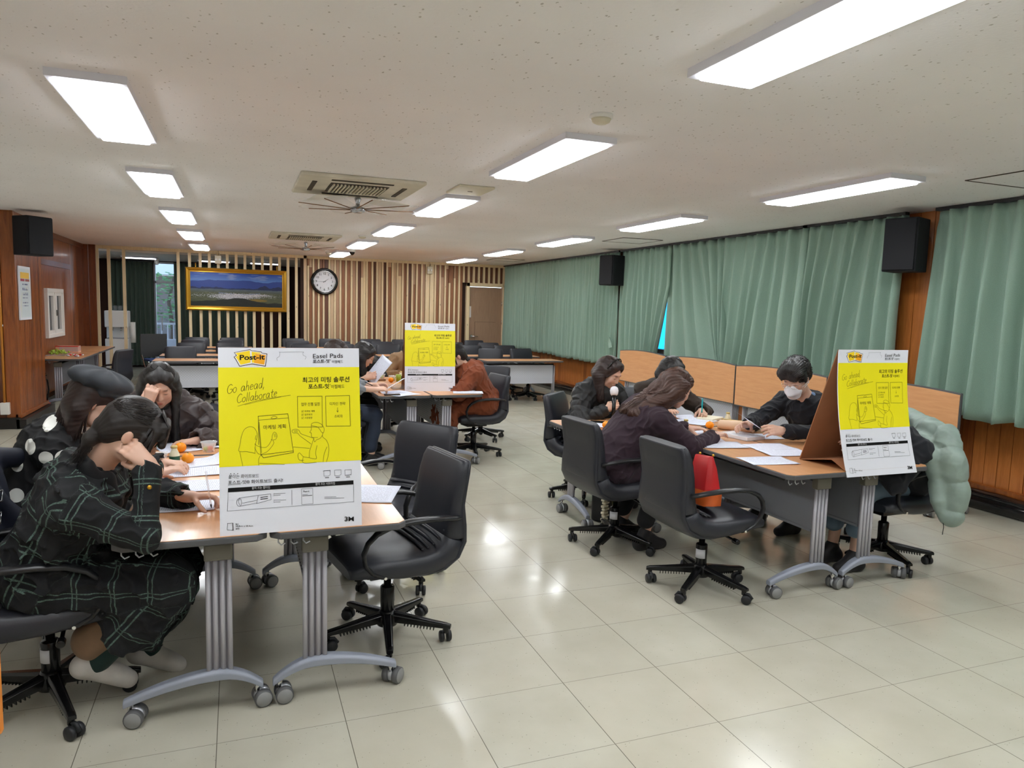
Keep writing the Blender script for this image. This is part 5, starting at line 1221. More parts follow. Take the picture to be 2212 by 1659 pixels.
def beret(p):
    g = lambda q: hl(p, q); R = p['R']; hs = p['hs']
    th = .16; c, s = math.cos(th), math.sin(th); Rb = R@np.array([[1, 0, 0], [0, c, -s], [0, s, c]])
    fm_obj('beret', [el(g((0, -.035, .095)), (.128, .142, .052), Rb, .02), el(g((0, -.01, .055)), (.094, .108, .03), Rb, .02)], .005, ['grey_felt'], p['root'], p['base'],
        disp=lambda v: .004*np.cos(8*np.arctan2(((v-p['Hc'])@R)[:, 0], ((v-p['Hc'])@R)[:, 1]+.035)))
    fm_obj('brim', [rc(g((q*.045, .085, .045)), g((q*.03, .145, .012)), .03, .03, .03, sq=(R@nz((0, .35, 1)), .28)) for q in (-1, 0, 1)], .004, ['grey_felt'], p['root'], p['base'])
beret(pB)
eb_ = MB(); eb_.ball(hl(pB, (.083, -.005, -.048))-pB['base'], .004, 8); ob('earring', eb_, ['gold'], parent=pB['root'])
pC = person('c', 'woman in a brown puffer coat rubbing her eye at the table end', (-.42, 4.98, .55), 178, (-.43, 4.70, .955), (-.425, 4.60, 1.065), (.10, -.88, -.50),
  hands=[dict(w=(-.475, 4.475, .97), e=(-.56, 4.42, .7), d=(.25, .03, .9), n=(.2, 1, 0.), c=.95, t=.6), dict(w=(-.22, 4.44, .76), e=(-.08, 4.7, .75), d=(-1, -.3, 0), c=.5)], h=.005, coat='brown_puffer', trousers='black_trousers', shoes='shoe_white', hair=('long', 'hair_black', (0, -.15, 0)), bulk=1.3, puff=(.085, .020), hood=True, seedn=7, wr_amp=.006, sleeves=.12)
ob('inner_collar', MB().cyl((0, -.29+.0, .87), (0, -.34, .955), .062, .056, n=24), ['black_wool'], parent=pC['root'])
# --- right group
pG = person('g', 'woman in a black quilted jacket speaking into a microphone', (2.72, 5.36, .56), 165, (2.77, 5.20, .965), (2.80, 5.115, 1.075), (.42, -.76, -.50),
  hands=[dict(w=(2.70, 4.96, .80), e=(2.50, 5.06, .70), d=(.65, -.35, .35), n=(.5, .5, .0), c=1.25, t=.9), dict(w=(2.90, 4.94, .775), e=(3.1, 5.2, .7), d=(-.5, -.8, 0), c=.6)], h=.005, coat='black_quilt', hair=('bob', 'hair_redbrown', (0, -.1, 0)), bulk=1.16, puff=(.05, .008), collar='black_quilt', seedn=11, wr_amp=.006)
ob('hairband', MB().tube([hl(pG, (.089*math.sin(t), .012, .04+.098*math.cos(t)))-pG['base'] for t in [k*.2-1.5 for k in range(16)]], .0045, n=8), ['black_gloss'], parent=pG['root'])
pH = person('h', 'woman in a dark purple coat with wavy brown hair, seen from behind', (2.30, 4.16, .56), 93, (2.57, 4.07, .965), (2.695, 4.01, 1.075), (.90, -.02, -.45),
  hands=[dict(w=(2.93, 3.90, .76), e=(2.72, 3.78, .68), c=.5), dict(w=(2.95, 4.22, .76), e=(2.7, 4.4, .7), c=.5)], h=.005, coat='purple_wool', hair=('wavy', 'hair_brown', (-1.5, .42, 0)), bulk=1.16, seedn=13, wr_amp=.004, lap=.6, knees=((2.62, 4.02, .5), (2.62, 4.26, .5)), feet=((2.5, 4.0, .1), (2.5, 4.3, .1)))
pI = person('i', 'woman in a dark brown coat writing with a turquoise pen', (3.36, 5.48, .56), 182, (3.39, 5.22, .96), (3.385, 5.11, 1.075), (-.05, -.85, -.5),
  hands=[dict(w=(3.20, 4.95, .76), e=(3.1, 5.2, .7), c=.5), dict(w=(3.545, 4.90, .775), e=(3.72, 5.06, .72), d=(-.4, -.9, -.05), n=(-.4, 0, -1), c=.95, t=.8)], h=.006, coat='dark_brown_wool', hair=('bob', 'hair_black', (0, -.1, 0)), bulk=1.12, seedn=17)
pJ = person('j', 'man with white mask and glasses in a dark navy sweater reading a sheet', (4.14, 4.16, .56), -98, (3.80, 4.04, .99), (3.655, 3.985, 1.135), (-.80, -.36, -.48), male=True, roll=.0,
  hands=[dict(w=(3.34, 4.08, .80), e=(3.62, 4.45, .68), d=(-.9, -.3, .05), n=(0, -.6, -.8), c=.6, t=.6), dict(w=(3.40, 3.78, .80), e=(3.62, 3.55, .68), d=(-.9, .1, .12), n=(.2, .7, -.6), c=.6, t=.6)], h=.0045, hs=1.03, coat='navy_knit', hair=('short', 'hair_black'), bulk=1.07, seedn=19, wr_amp=.005, arm=.30, fore=.26, collar='shirt_blue', feet=((3.72, 4.0, .09), (3.72, 4.35, .09)), knees=((3.78, 4.02, .5), (3.78, 4.3, .5)))
def mask(p):
    g = lambda q: hl(p, q); R = p['R']
    fm_obj('mask', [el(g((0, .062, -.058)), (.060, .054, .056), R, .02), rc(g((0, .106, -.024)), g((0, .118, -.06)), .010, .018, .03), el(g((0, .062, -.098)), (.040, .040, .024), R, .03)], .004, ['mask_white'], p['root'], p['base'], disp=lambda v: .0015*np.sin(((v-p['Hc'])@R)[:, 2]*120))
    b = p['base']; ob('ear_loop', MB().tube([g((.052, .07, -.035))-b, g((.072, .03, -.03))-b, g((.084, -.012, -.02))-b], .0018, n=6).tube([g((.045, .06, -.085))-b, g((.068, .02, -.05))-b, g((.084, -.012, -.03))-b], .0018, n=6).tube([g((-.052, .07, -.035))-b, g((-.072, .03, -.03))-b, g((-.084, -.012, -.02))-b], .0018, n=6).tube([g((-.045, .06, -.085))-b, g((-.068, .02, -.05))-b, g((-.084, -.012, -.03))-b], .0018, n=6), ['mask_white'], parent=p['root'])
mask(pJ); glasses(pJ)
pK = person('k', 'person in dark clothes and pale jeans bent over behind the right yellow board', (4.00, 3.38, .56), -94, (3.76, 3.28, .86), (3.63, 3.22, .93), (-.65, -.05, -.75), male=True,
  hands=[dict(w=(3.46, 3.5, .76), e=(3.7, 3.7, .7), c=.5), dict(w=(3.46, 3.18, .76), e=(3.7, 3.1, .7), c=.5)], h=.007, coat='navy_knit', trousers='jeans', hair=('short', 'hair_black'), bulk=1.1, knees=((3.62, 3.46, .5), (3.61, 3.28, .5)), feet=((3.56, 3.46, .09), (3.56, 3.28, .09)), seedn=23, leghem=.18)
# --- middle far group
pD = person('d', 'person in a grey top with brown hair, mostly hidden behind the big yellow board', (.84, 7.08, .56), 95, (.86, 7.12, .98), (.905, 7.16, 1.085), (.85, .1, -.5),
  hands=[dict(w=(1.20, 6.72, .775), e=(1.0, 6.6, .7), d=(1, .05, .1), n=(0, .4, -1), c=.7, t=.7), dict(w=(1.24, 6.96, .79), e=(1.0, 7.25, .7), d=(1, -.15, .15), n=(0, -.4, -1), c=.7, t=.7)], h=.006, coat='grey_sweat', hair=('bob', 'hair_redbrown'), bulk=1.08, sleeves=.5, seedn=29, trousers='dark_jeans')
pE = person('e', 'woman with short dark hair and glasses reading a sheet in profile', (.92, 7.78, .56), 98, (1.13, 7.70, .93), (1.265, 7.655, 1.035), (.80, -.12, -.58),
  hands=[dict(w=(1.22, 7.36, .82), e=(1.1, 7.3, .65), d=(.9, -.1, .3), n=(0, 1, -.2), c=.8, t=.7), dict(w=(1.35, 7.78, .76), e=(1.2, 8.0, .7), c=.5)], h=.0055, coat='black_wool', hair=('bob', 'hair_black', (.12, 0, 0)), bulk=1.1, seedn=31)
glasses(pE, 'black_gloss')
pL = person('l', 'person with long black hair in black clothes, bowed, behind the woman with glasses', (1.30, 8.92, .56), 178, (1.36, 8.66, .92), (1.38, 8.55, 1.00), (.1, -.8, -.6),
  hands=[dict(w=(1.2, 8.42, .76), e=(1.0, 8.6, .7), c=.5), dict(w=(1.5, 8.42, .76), e=(1.7, 8.6, .7), c=.5)], h=.008, coat='black_wool', hair=('long', 'hair_black', (.1, 0, 0)), bulk=1.12, seedn=37)
pM = person('m', 'person in a tan coat mostly hidden behind the middle yellow board', (1.98, 8.90, .56), 182, (1.99, 8.70, .96), (2.0, 8.62, 1.075), (0, -.85, -.5),
  hands=[dict(w=(1.80, 8.40, .76), e=(1.66, 8.55, .7), c=.5), dict(w=(2.12, 8.40, .76), e=(2.3, 8.6, .7), c=.5)], h=.008, coat='tan_wool', hair=('bob', 'hair_dark'), bulk=1.16, seedn=41)
pF = person('f', 'woman in a rust brown coat with a ponytail, resting on her arms', (2.42, 7.18, .56), -94, (2.235, 7.16, .94), (2.10, 7.15, 1.06), (-.88, -.10, -.42),
  hands=[dict(w=(2.00, 7.36, .77), e=(2.2, 7.5, .7), c=.5), dict(w=(2.0, 7.14, .78), e=(2.14, 6.86, .68), c=.5, d=(-.8, .6, 0))], h=.0055, coat='rust_wool', hair=('ponyb', 'hair_black', (.5, 0, -.8)), bulk=1.24, skirt=.2, collar='rust_wool', seedn=43, wr_amp=.007, shoes='shoe_white', trousers='black_trousers')
ob('hair_clip', MB().ball(hl(pF, (0, -.11, .0))-pF['base'], (.012, .02, .02), 10), ['white_plastic'], parent=pF['root'])
# ---------------------------------------------------------------- yellow easel-pad display boards
simple('board_white', srgb(226, 227, 236), .35); simple('board_yellow', srgb(240, 228, 22), .35); simple('ink', srgb(22, 20, 22), .6); simple('ink_line', srgb(96, 90, 30), .6); simple('ink_grey', srgb(110, 112, 120), .6)
simple('logo_yellow', srgb(250, 214, 20), .4); simple('logo_orange', srgb(244, 168, 24), .4); simple('logo_brown', srgb(74, 50, 30), .5); simple('cardboard', srgb(156, 104, 70), .8, noise=(6, .08)); simple('ink_white', srgb(236, 236, 240), .5)
def homog(src, dst):
    A = []
    for (x, y), (u, v) in zip(src, dst): A += [[x, y, 1, 0, 0, 0, -u*x, -u*y], [0, 0, 0, x, y, 1, -v*x, -v*y]]
    h = np.linalg.solve(np.array(A, float), np.array([c for p in dst for c in p], float)); return np.append(h, 1).reshape(3, 3)
HM = homog([(57, 50), (1178, 82), (1203, 1497), (62, 1575)], [(0, 0), (1, 0), (1, 1), (0, 1)])
def art():
    """flat artwork in sheet coordinates: list of (material, verts uv, faces)"""
    out = {}
    def put(m, pts, fs, lay=1):
        P = np.array([(x, y, 1) for x, y in pts], float)@HM.T; P = P[:, :2]/P[:, 2:]
        v, f, l = out.setdefault(m, ([], [], [])); o = len(v); v += [(a, b, lay) for a, b in P]; f += [tuple(o+i for i in q) for q in fs]
    def poly(m, pts, lay=1): put(m, pts, [tuple(range(len(pts)))], lay)
    def line(m, pts, w=3., closed=False, lay=3):
        P = [np.array(p, float) for p in pts]
        if closed: P.append(P[0])
        for a, b in zip(P[:-1], P[1:]):
            d = b-a; L = np.hypot(*d)
            if L < .5: continue
            d = d/L; n = np.array([-d[1], d[0]])*w/2; e = d*w*.35; put(m, [a-e-n, b+e-n, b+e+n, a-e+n], [(0, 1, 2, 3)], lay)
    def curve(m, pts, w=3., n=6, lay=3):
        P = [np.array(p, float) for p in pts]; P = [P[0]]+P+[P[-1]]; Q = []
        for i in range(1, len(P)-2):
            for k in range(n):
                t = k/n; Q.append(.5*((2*P[i])+(-P[i-1]+P[i+1])*t+(2*P[i-1]-5*P[i]+4*P[i+1]-P[i+2])*t*t+(-P[i-1]+3*P[i]-3*P[i+1]+P[i+2])*t**3))
        Q.append(P[-2]); line(m, Q, w, lay=lay)
    def text(m, s, cx, cy, size, rot=0, off=0, align='CENTER', sp=1., shear=0, lay=4, width=None):
        vs, fs = text_mb(s, size, off*size, align, sp, shear)
        if not vs: return
        if width:
            x0, x1 = min(v[0] for v in vs), max(v[0] for v in vs); k = width/(x1-x0); vs = [(x*k, y) for x, y in vs]
        c, sn = math.cos(rot), math.sin(rot); put(m, [(cx+x*c-y*sn*-1*-1, cy-(x*sn+y*c)) for x, y in vs], fs, lay)
    poly('board_yellow', [(57, 210), (1180, 230), (1198, 973), (60, 1013)], 1)
    # logo
    poly('logo_brown', [(184, 92), (314, 70), (326, 80), (404, 90), (408, 100), (452, 108), (438, 210), (330, 190), (228, 206), (198, 152), (182, 128), (202, 116)], 2); poly('ink_white', [(190, 95), (313, 75), (325, 84), (400, 94), (405, 104), (446, 113), (433, 203), (332, 184), (231, 200), (204, 150), (190, 128), (210, 118)], 3)
    poly('logo_yellow', [(198, 98), (312, 80), (318, 176), (238, 192), (212, 148), (198, 128), (216, 118)], 4); poly('logo_yellow', [(327, 90), (396, 98), (398, 108), (354, 106), (345, 178), (328, 176)], 4); poly('logo_orange', [(356, 106), (440, 118), (427, 196), (344, 180)], 4)
    text('ink', 'Post-it', 328, 136, 56, 0, .028, width=200, lay=6)
    text('ink', 'Easel Pads', 932, 138, 50, .0, .0, width=238); text('ink', '포스트-잇', 880, 180, 33, 0, .02, width=132); text('ink', '®', 952, 170, 12); text('ink', '이젤패드', 1008, 186, 26, 0, 0, width=86)
    curve('ink_grey', [(530, 165), (528, 145), (548, 130), (552, 100), (560, 98), (728, 100), (734, 108), (738, 128), (758, 138), (752, 160)], 2)
    text('ink', '최고의 미팅 솔루션', 918, 328, 48, 0, .012, width=372); text('ink', '포스트-잇', 860, 380, 42, 0, .022, width=166); text('ink', '®', 950, 366, 14); text('ink', '이젤패드', 1010, 384, 34, 0, 0, width=104)
    # hand-written words as strokes: unit letters, baseline 0, x-height 1
    G = {'G': ([[(.95, 1.5), (.6, 1.75), (.2, 1.45), (.02, .8), (.2, .15), (.6, 0), (.95, .3), (.98, .75), (.6, .75)]], 1.15), 'o': ([[(.4, 1), (.1, .8), (.05, .35), (.3, 0), (.6, .15), (.7, .6), (.55, .95), (.4, 1)]], .9), 'a': ([[(.65, .9), (.35, 1), (.08, .65), (.08, .2), (.3, 0), (.55, .25), (.68, .9), (.66, .2), (.78, 0)]], .95),
         'h': ([[(.1, 1.9), (.08, 0)], [(.09, .6), (.3, .95), (.52, .85), (.56, 0)]], .8), 'e': ([[(.08, .5), (.6, .6), (.5, .95), (.25, .95), (.05, .5), (.2, .05), (.6, .12)]], .8), 'd': ([[(.6, .75), (.3, .95), (.05, .5), (.2, 0), (.5, .15), (.62, .8)], [(.66, 1.95), (.62, 0)]], .9), ',': ([[(.15, .1), (.05, -.35)]], .4),
         'C': ([[(.95, 1.6), (.6, 1.85), (.15, 1.4), (.0, .7), (.25, .1), (.6, 0), (1.0, .25)]], 1.1), 'l': ([[(.12, 1.9), (.1, 0)]], .42), 'b': ([[(.1, 1.9), (.08, 0)], [(.08, .2), (.4, 0), (.65, .45), (.5, .9), (.12, .65)]], .85), 'r': ([[(.1, .95), (.1, 0)], [(.1, .6), (.3, .92), (.55, .9)]], .65), 't': ([[(.3, 1.6), (.28, .2), (.45, 0), (.6, .1)], [(.05, 1.05), (.6, 1.1)]], .7), ' ': ([], .7)}
    def hand(s, x, y, sz, ang, w):
        c, sn = math.cos(ang), math.sin(ang); px = 0
        for ch in s:
            st, ad = G[ch]
            for k in st: curve('ink_line', [(x+((px+a)*c+b*sn*.0+b*.12)*sz, y-((px+a)*sn+b*c)*sz) for a, b in k], w, 4)
            px += ad
    hand('Go ahead,', 126, 422, 41, .15, 3.6); hand('Collaborate', 205, 498, 38, .15, 3.6); curve('ink_line', [(213, 523), (400, 476), (635, 443)], 2.6); curve('ink_line', [(268, 514), (420, 480), (560, 455)], 2)
    for q in ([(690, 454), (886, 456), (888, 703), (693, 700)], [(914, 456), (1104, 455), (1110, 698), (918, 697)]): line('ink_line', q, 3.4, True)
    text('ink_line', '업무 진행 일정', 794, 520, 30, 0, .004, width=146); text('ink_line', '디자인 전략', 1008, 520, 28, 0, .004, width=124); text('ink_line', '소비자', 1016, 620, 28, 0, .004, width=66); line('ink_line', [(1009, 550), (1009, 585)], 2.6); line('ink_line', [(1002, 574), (1009, 586), (1016, 574)], 2.6)
    for yy, s in ((575, '☑ 마케팅 계획'), (602, '☑ 업무회의'), (628, '☑ 시장동향')): text('ink_line', s, 720, yy, 17, 0, .004, align='LEFT')
    # flip chart and two presenters
    line('ink', [(375, 607), (613, 591), (655, 890), (396, 918), (376, 607)], 3.6); line('ink_line', [(378, 638), (617, 624)], 3); curve('ink_line', [(480, 620), (500, 610), (524, 614), (524, 622), (504, 628), (482, 626), (480, 620)], 2.6); line('ink_line', [(378, 640), (378, 835)], 4); line('ink_line', [(384, 655), (402, 900)], 2.6); line('ink', [(396, 918), (418, 942), (656, 903), (655, 888)], 4)
    text('ink_line', '마케팅 계획', 508, 697, 38, .04, .004, width=178)
    C = lambda *p: curve('ink_line', p, 2.8)
    C((350, 905), (285, 890), (220, 885), (228, 835), (240, 770), (262, 715), (300, 691), (340, 697), (362, 730), (368, 765), (360, 800), (352, 840), (348, 903)); C((226, 888), (236, 940), (250, 1005)); C((346, 828), (380, 850), (440, 856), (482, 800), (488, 762), (502, 738), (520, 745), (526, 772), (514, 795), (494, 802), (498, 830), (450, 890), (400, 915), (378, 955), (380, 1002)); C((358, 760), (352, 790), (362, 790)); C((490, 800), (478, 796)); C((502, 750), (510, 778)); C((512, 748), (520, 774)); C((346, 860), (372, 905), (400, 914))
    C((800, 690), (806, 672), (840, 664), (880, 680), (902, 715), (896, 748), (880, 742), (866, 720), (845, 700), (800, 690)); C((800, 690), (800, 720), (788, 744), (800, 750), (802, 780), (830, 785), (850, 785)); C((893, 746), (890, 780), (922, 812), (940, 870), (934, 930), (920, 982)); C((818, 788), (826, 820), (840, 805), (870, 792), (890, 765)); C((820, 790), (800, 850), (785, 900), (783, 946)); C((815, 790), (760, 770), (716, 752), (700, 725), (676, 716), (648, 724), (654, 745), (690, 748), (712, 772), (770, 815), (797, 836)); C((660, 730), (690, 728)); C((664, 738), (692, 738)); C((845, 850), (834, 910), (838, 957), (775, 945), (737, 938), (706, 908), (692, 925), (702, 962), (740, 968)); C((725, 965), (745, 990), (840, 985)); C((924, 862), (902, 920), (893, 982)); C((655, 858), (785, 872)); C((385, 985), (585, 998)); C((735, 940), (728, 968))
    # lower band
    text('ink', '붙이는 화이트보드', 256, 1090, 35, .02, .0, width=244, shear=.2); text('ink', '포스트-잇® 화이트보드 출시!', 352, 1134, 34, .03, .008, width=440)
    for x in (152, 180, 208): poly('ink', [(x, 1062), (x+5, 1066), (x, 1071), (x-5, 1066)], 4)
    line('ink', [(132, 1158), (232, 1152)], 2.4)
    for x, y in ((924, 1073), (1010, 1071), (1092, 1070)): line('ink_grey', [(x-26, y-20), (x+26, y-23), (x+26, y+14), (x+10, y+24), (x-24, y+24)], 2.6, True); line('ink', [(x-14, y+37), (x+14, y+36)], 5)
    line('ink_grey', [(892, 1056), (948, 1052), (950, 1070)], 2.6); line('ink_grey', [(1072, 1092), (1116, 1090)], 2.6)
    poly('ink', [(130, 1182), (1135, 1134), (1135, 1166), (128, 1216)], 3); text('ink_white', '붙여 쓰는 롤타입', 395, 1184, 24, .035, .01, width=145, lay=5); text('ink_white', '붙여 쓰는 시트타입', 910, 1159, 24, .035, .01, width=155, lay=5)
    line('ink_grey', [(130, 1214), (123, 1368), (1137, 1307), (1135, 1165)], 2.6); line('ink_grey', [(642, 1206), (643, 1323)], 3); line('ink_grey', [(720, 1197), (810, 1194), (812, 1318), (722, 1323)], 2.4, True); text('ink', 'Post-it', 758, 1218, 18, .03, .02); line('ink_grey', [(728, 1244), (770, 1242)], 3); line('ink', [(728, 1254), (804, 1250)], 4)
    C2 = lambda *p: curve('ink_grey', p, 3); C2((220, 1264), (200, 1285), (202, 1318), (222, 1331), (238, 1312), (236, 1280), (220, 1264)); C2((222, 1268), (212, 1290), (224, 1322)); line('ink_grey', [(220, 1264), (372, 1244)], 3); line('ink_grey', [(222, 1331), (362, 1306)], 3); line('ink_grey', [(246, 1306), (360, 1284)], 3); line('ink_grey', [(372, 1244), (472, 1234), (476, 1280), (360, 1310), (372, 1244)], 3); line('ink', [(392, 1262), (448, 1254)], 5); line('ink', [(392, 1276), (448, 1270)], 6)
    for a, b, y in ((500, 590, 1232), (500, 550, 1246), (500, 595, 1286), (500, 550, 1301), (904, 996, 1266), (904, 1060, 1277)): line('ink_grey', [(a, y), (b, y-2)], 3)
    line('ink_grey', [(498, 1228), (497, 1252)], 1.6); line('ink_grey', [(499, 1283), (498, 1306)], 1.6); line('ink', [(124, 1468), (168, 1466), (170, 1526), (120, 1520)], 2.6, True); line('ink', [(166, 1468), (168, 1525)], 5)
    text('ink', '562', 188, 1476, 17, 0, .01, 'LEFT'); text('ink', '50.8cm x 58.4cm', 188, 1492, 17, 0, .01, 'LEFT', width=140); text('ink', '20장', 188, 1514, 17, 0, .01, 'LEFT'); text('ink', '3M', 1101, 1447, 50, .0, .022, sp=.97, width=74, lay=5)
    return out
ART = art()
def board(x, y, label, w=.505, z0=TH, hgt=.68, dyt=.12, bulge=1., back=.37, rz=0, droop=0., zb=0.):
    t = thing('display_board', label, 'display board', (x, y, z0), rz, 'yellow tent boards on the group tables')
    def S(u, v, off=0.):   # u right, v down; front face looks to -Y
        yy = dyt*(1-v**bulge); dz = zb+math.sqrt(max(hgt*hgt-dyt*dyt, 0))*(1-v); e = 1e-3
        dyv = -dyt*bulge*max(v, 1e-3)**(bulge-1); n = nz(V(0, -hgt, dyv*-1)); return V((u-.5)*w+droop*(v**2)*.0, yy, dz)+n*off*V(1, 1, 1)*1
    N = 14; fr, bk = [], []; m = MB(); th = .005
    rows = [[S(u, i/N, 0) for u in (0, 1)] for i in range(N+1)]; rows2 = [[S(u, i/N, -th) for u in (1, 0)] for i in range(N+1)]
    rg = [rows[i]+rows2[i] for i in range(N+1)]; m.ring(rg, 0, True, False, False); ob('front_panel', m, ['board_white'], parent=t)
    MT = ['board_yellow', 'logo_brown', 'ink_white', 'logo_yellow', 'logo_orange', 'ink', 'ink_line', 'ink_grey']
    def sub(name, mats, par):
        a = MB()
        for k, mt in enumerate(mats):
            if mt not in ART: continue
            vs, fs, _ = ART[mt]; a.add([S(u, v, .0005+.00022*l) for u, v, l in vs], fs[1:] if mt == 'ink_white' else fs, k)
        return ob(name, a, mats, parent=par)
    y_ = MB(); vs, fs, _ = ART['board_yellow']; a, b, c, d = [vs[i] for i in range(4)]
    rr = [];  M_ = 12
    for i in range(M_+1):
        tt = i/M_; l = [a[k]+(d[k]-a[k])*tt for k in (0, 1)]; r = [b[k]+(c[k]-b[k])*tt for k in (0, 1)]; rr += [S(l[0], l[1], .0006), S(r[0], r[1], .0006)]
    y_.add(rr, [(2*i, 2*i+1, 2*i+3, 2*i+2) for i in range(M_)]); ob('yellow_print', y_, ['board_yellow'], parent=t)
    lg = MB()
    for k_, (mt, sel) in enumerate((('logo_brown', [0]), ('ink_white', [0]))):
        vs, fs, _ = ART[mt]; f = fs[0]; lg.add([S(vs[i][0], vs[i][1], .0005+.00022*vs[i][2]) for i in f], [tuple(range(len(f)))], k_)
    LG = ob('logo', lg, ['logo_brown', 'ink_white'], parent=t)
    for mt in ('logo_yellow', 'logo_orange'):
        vs, fs, _ = ART[mt]
        for f in fs: ob('logo_note', MB().add([S(vs[i][0], vs[i][1], .0005+.00022*vs[i][2]) for i in f], [tuple(range(len(f)))]), [mt], parent=LG); sub('lettering_and_drawings', ['ink', 'ink_line', 'ink_grey', 'ink_white'], t)
    top = S(.5, 0); r2 = MB(); zt = top[2]; yb = dyt
    r2.add([(-w/2, yb+.002, zt), (w/2, yb+.002, zt), (w/2, back, .003), (-w/2, back, .003), (-w/2, yb+.008, zt), (w/2, yb+.008, zt), (w/2, back+.006, .003), (-w/2, back+.006, .003)], [(3, 2, 1, 0), (4, 5, 6, 7), (0, 1, 5, 4), (2, 3, 7, 6), (0, 4, 7, 3), (1, 2, 6, 5)]); ob('rear_panel', r2, ['cardboard'], parent=t)
    fl = MB().add([(-w/2, back, .002), (w/2, back, .002), (w/2, .12, .05), (-w/2, .12, .05), (-w/2, .012, .004), (w/2, .012, .004)], [(0, 1, 2, 3), (3, 2, 5, 4)]); ob('fold_flap', fl, ['cardboard'], parent=t, solid=.004)
    return t
board(.187, 2.712, 'big yellow and white tent board nearest the camera on the left front tables', dyt=.10)
board(1.80, 6.98, 'yellow and white tent board farthest away, on the middle far table', dyt=.07, rz=-.12)
board(3.375, 2.955, 'yellow and white tent board with open cardboard side, on the right tables', dyt=.125, bulge=2.0, back=.36, w=.52, hgt=.705, zb=-.027)

# ---------------------------------------------------------------- table-top items
def m_sheet():
    t = NT('printed_sheet'); co = t.coord((1, 1, 1)); sp = t.n('SeparateXYZ'); t.l(co, sp.inputs[0]); fr = t.math('FRACT', t.math('DIVIDE', sp.outputs[1], .0085))
    a = t.math('LESS_THAN', fr, .38); n = t.noise(t.coord((160, 60, 1)), 1, 2); a = t.math('MULTIPLY', a, t.math('GREATER_THAN', n, .47))
    mx = t.math('MULTIPLY', t.math('LESS_THAN', t.math('ABSOLUTE', sp.outputs[0]), .083), t.math('LESS_THAN', t.math('ABSOLUTE', sp.outputs[1]), .118)); a = t.math('MULTIPLY', t.math('MULTIPLY', a, mx), .5)
    t.base(t.mix(a, srgb(226, 230, 246), srgb(120, 126, 146))); t.b.inputs['Roughness'].default_value = .6
m_sheet()
def sheet(x, y, rz, label, z=TH+.002, curl=0., lift=None, frame=None, group='printed sheets on the tables', tilt=None, w=.21, l=.297):
    m = MB(); N = 12; vs = []
    for j in range(N+1):
        for i in range(7):
            u, v = i/6-.5, j/N-.5; zz = .0015*math.sin(u*5+v*4)+.0008
            px, py = u*w, v*l
            if curl and v > .0: s = v*2; zz += curl*s*s; py -= curl*.5*s*s*s
            vs.append((px, py, zz+.001))
    mb = MB().add(vs, [(j*7+i, j*7+i+1, (j+1)*7+i+1, (j+1)*7+i) for j in range(N) for i in range(6)], 0, True)
    o = ob('paper_sheet', mb, ['printed_sheet'], loc=(x, y, z), rotz=rz, solid=.0006, label=label, cat='paper', group=group)
    if frame:
        Y_ = nz(frame[1]); X_ = nz(V(frame[0])-Y_*(V(frame[0])@Y_)); Z_ = np.cross(X_, Y_); o.rotation_euler = Matrix([[X_[k], Y_[k], Z_[k]] for k in range(3)]).to_euler()
    if tilt: o.rotation_euler = (tilt[0], tilt[1], rz)
    return o
def orange(x, y, label, r=.031, z=TH, first=[None]):
    if first[0] is None:
        m = MB().ball((0, 0, r*.9), (r, r, r*.9), 18); o = ob('tangerine', m, ['tangerine'], loc=(x, y, z), label=label, cat='tangerine', group='tangerines'); ob('stem', MB().cyl((0, 0, r*1.76), (0, 0, r*1.84), .004, n=8), ['leaf'], parent=o); first[0] = o; return o
    return dup(first[0], (x, y, z), random.Random(x*y).uniform(0, 3), label)
simple('tangerine', srgb(246, 150, 20), .42, bump=(300, .2, .001)); simple('milk', srgb(232, 226, 196), .3); simple('label_green', srgb(36, 84, 62), .45); simple('cap_gold', srgb(212, 190, 120), .35); simple('clear_plastic', (.95, .97, 1), .08, alpha=.28); simple('tomato', srgb(206, 44, 36), .3); simple('grape', srgb(150, 178, 60), .3)
simple('phone_black', srgb(16, 16, 20), .1); simple('turquoise', srgb(20, 170, 180), .4); simple('beige_leather', srgb(222, 190, 160), .5); simple('wrapper', srgb(210, 214, 224), .2, .5); simple('pastry', srgb(222, 180, 120), .6); simple('box_pink', srgb(214, 160, 140), .5); simple('red_leather', srgb(186, 34, 38), .38); simple('orange_leather', srgb(206, 96, 40), .4); simple('bag_black', srgb(20, 20, 22), .5); simple('navy_bag', srgb(24, 28, 42), .6); simple('cream', srgb(236, 228, 204), .6)
def bottle(x, y, label, z=TH):
    t = thing('yogurt_bottle', label, 'bottle', (x, y, z), 0, 'small yogurt drink bottles'); ob('body', MB().lathe([(.022, 0), (.025, .004), (.025, .055), (.017, .075), (.0135, .082), (.0135, .092)], n=20), ['milk'], parent=t)
    ob('label_band', MB().lathe([(.0256, .012), (.0256, .05)], n=20, cap=False), ['label_green'], parent=t); ob('cap', MB().lathe([(.015, .09), (.015, .1), (.012, .102)], n=20), ['cap_gold'], parent=t); return t
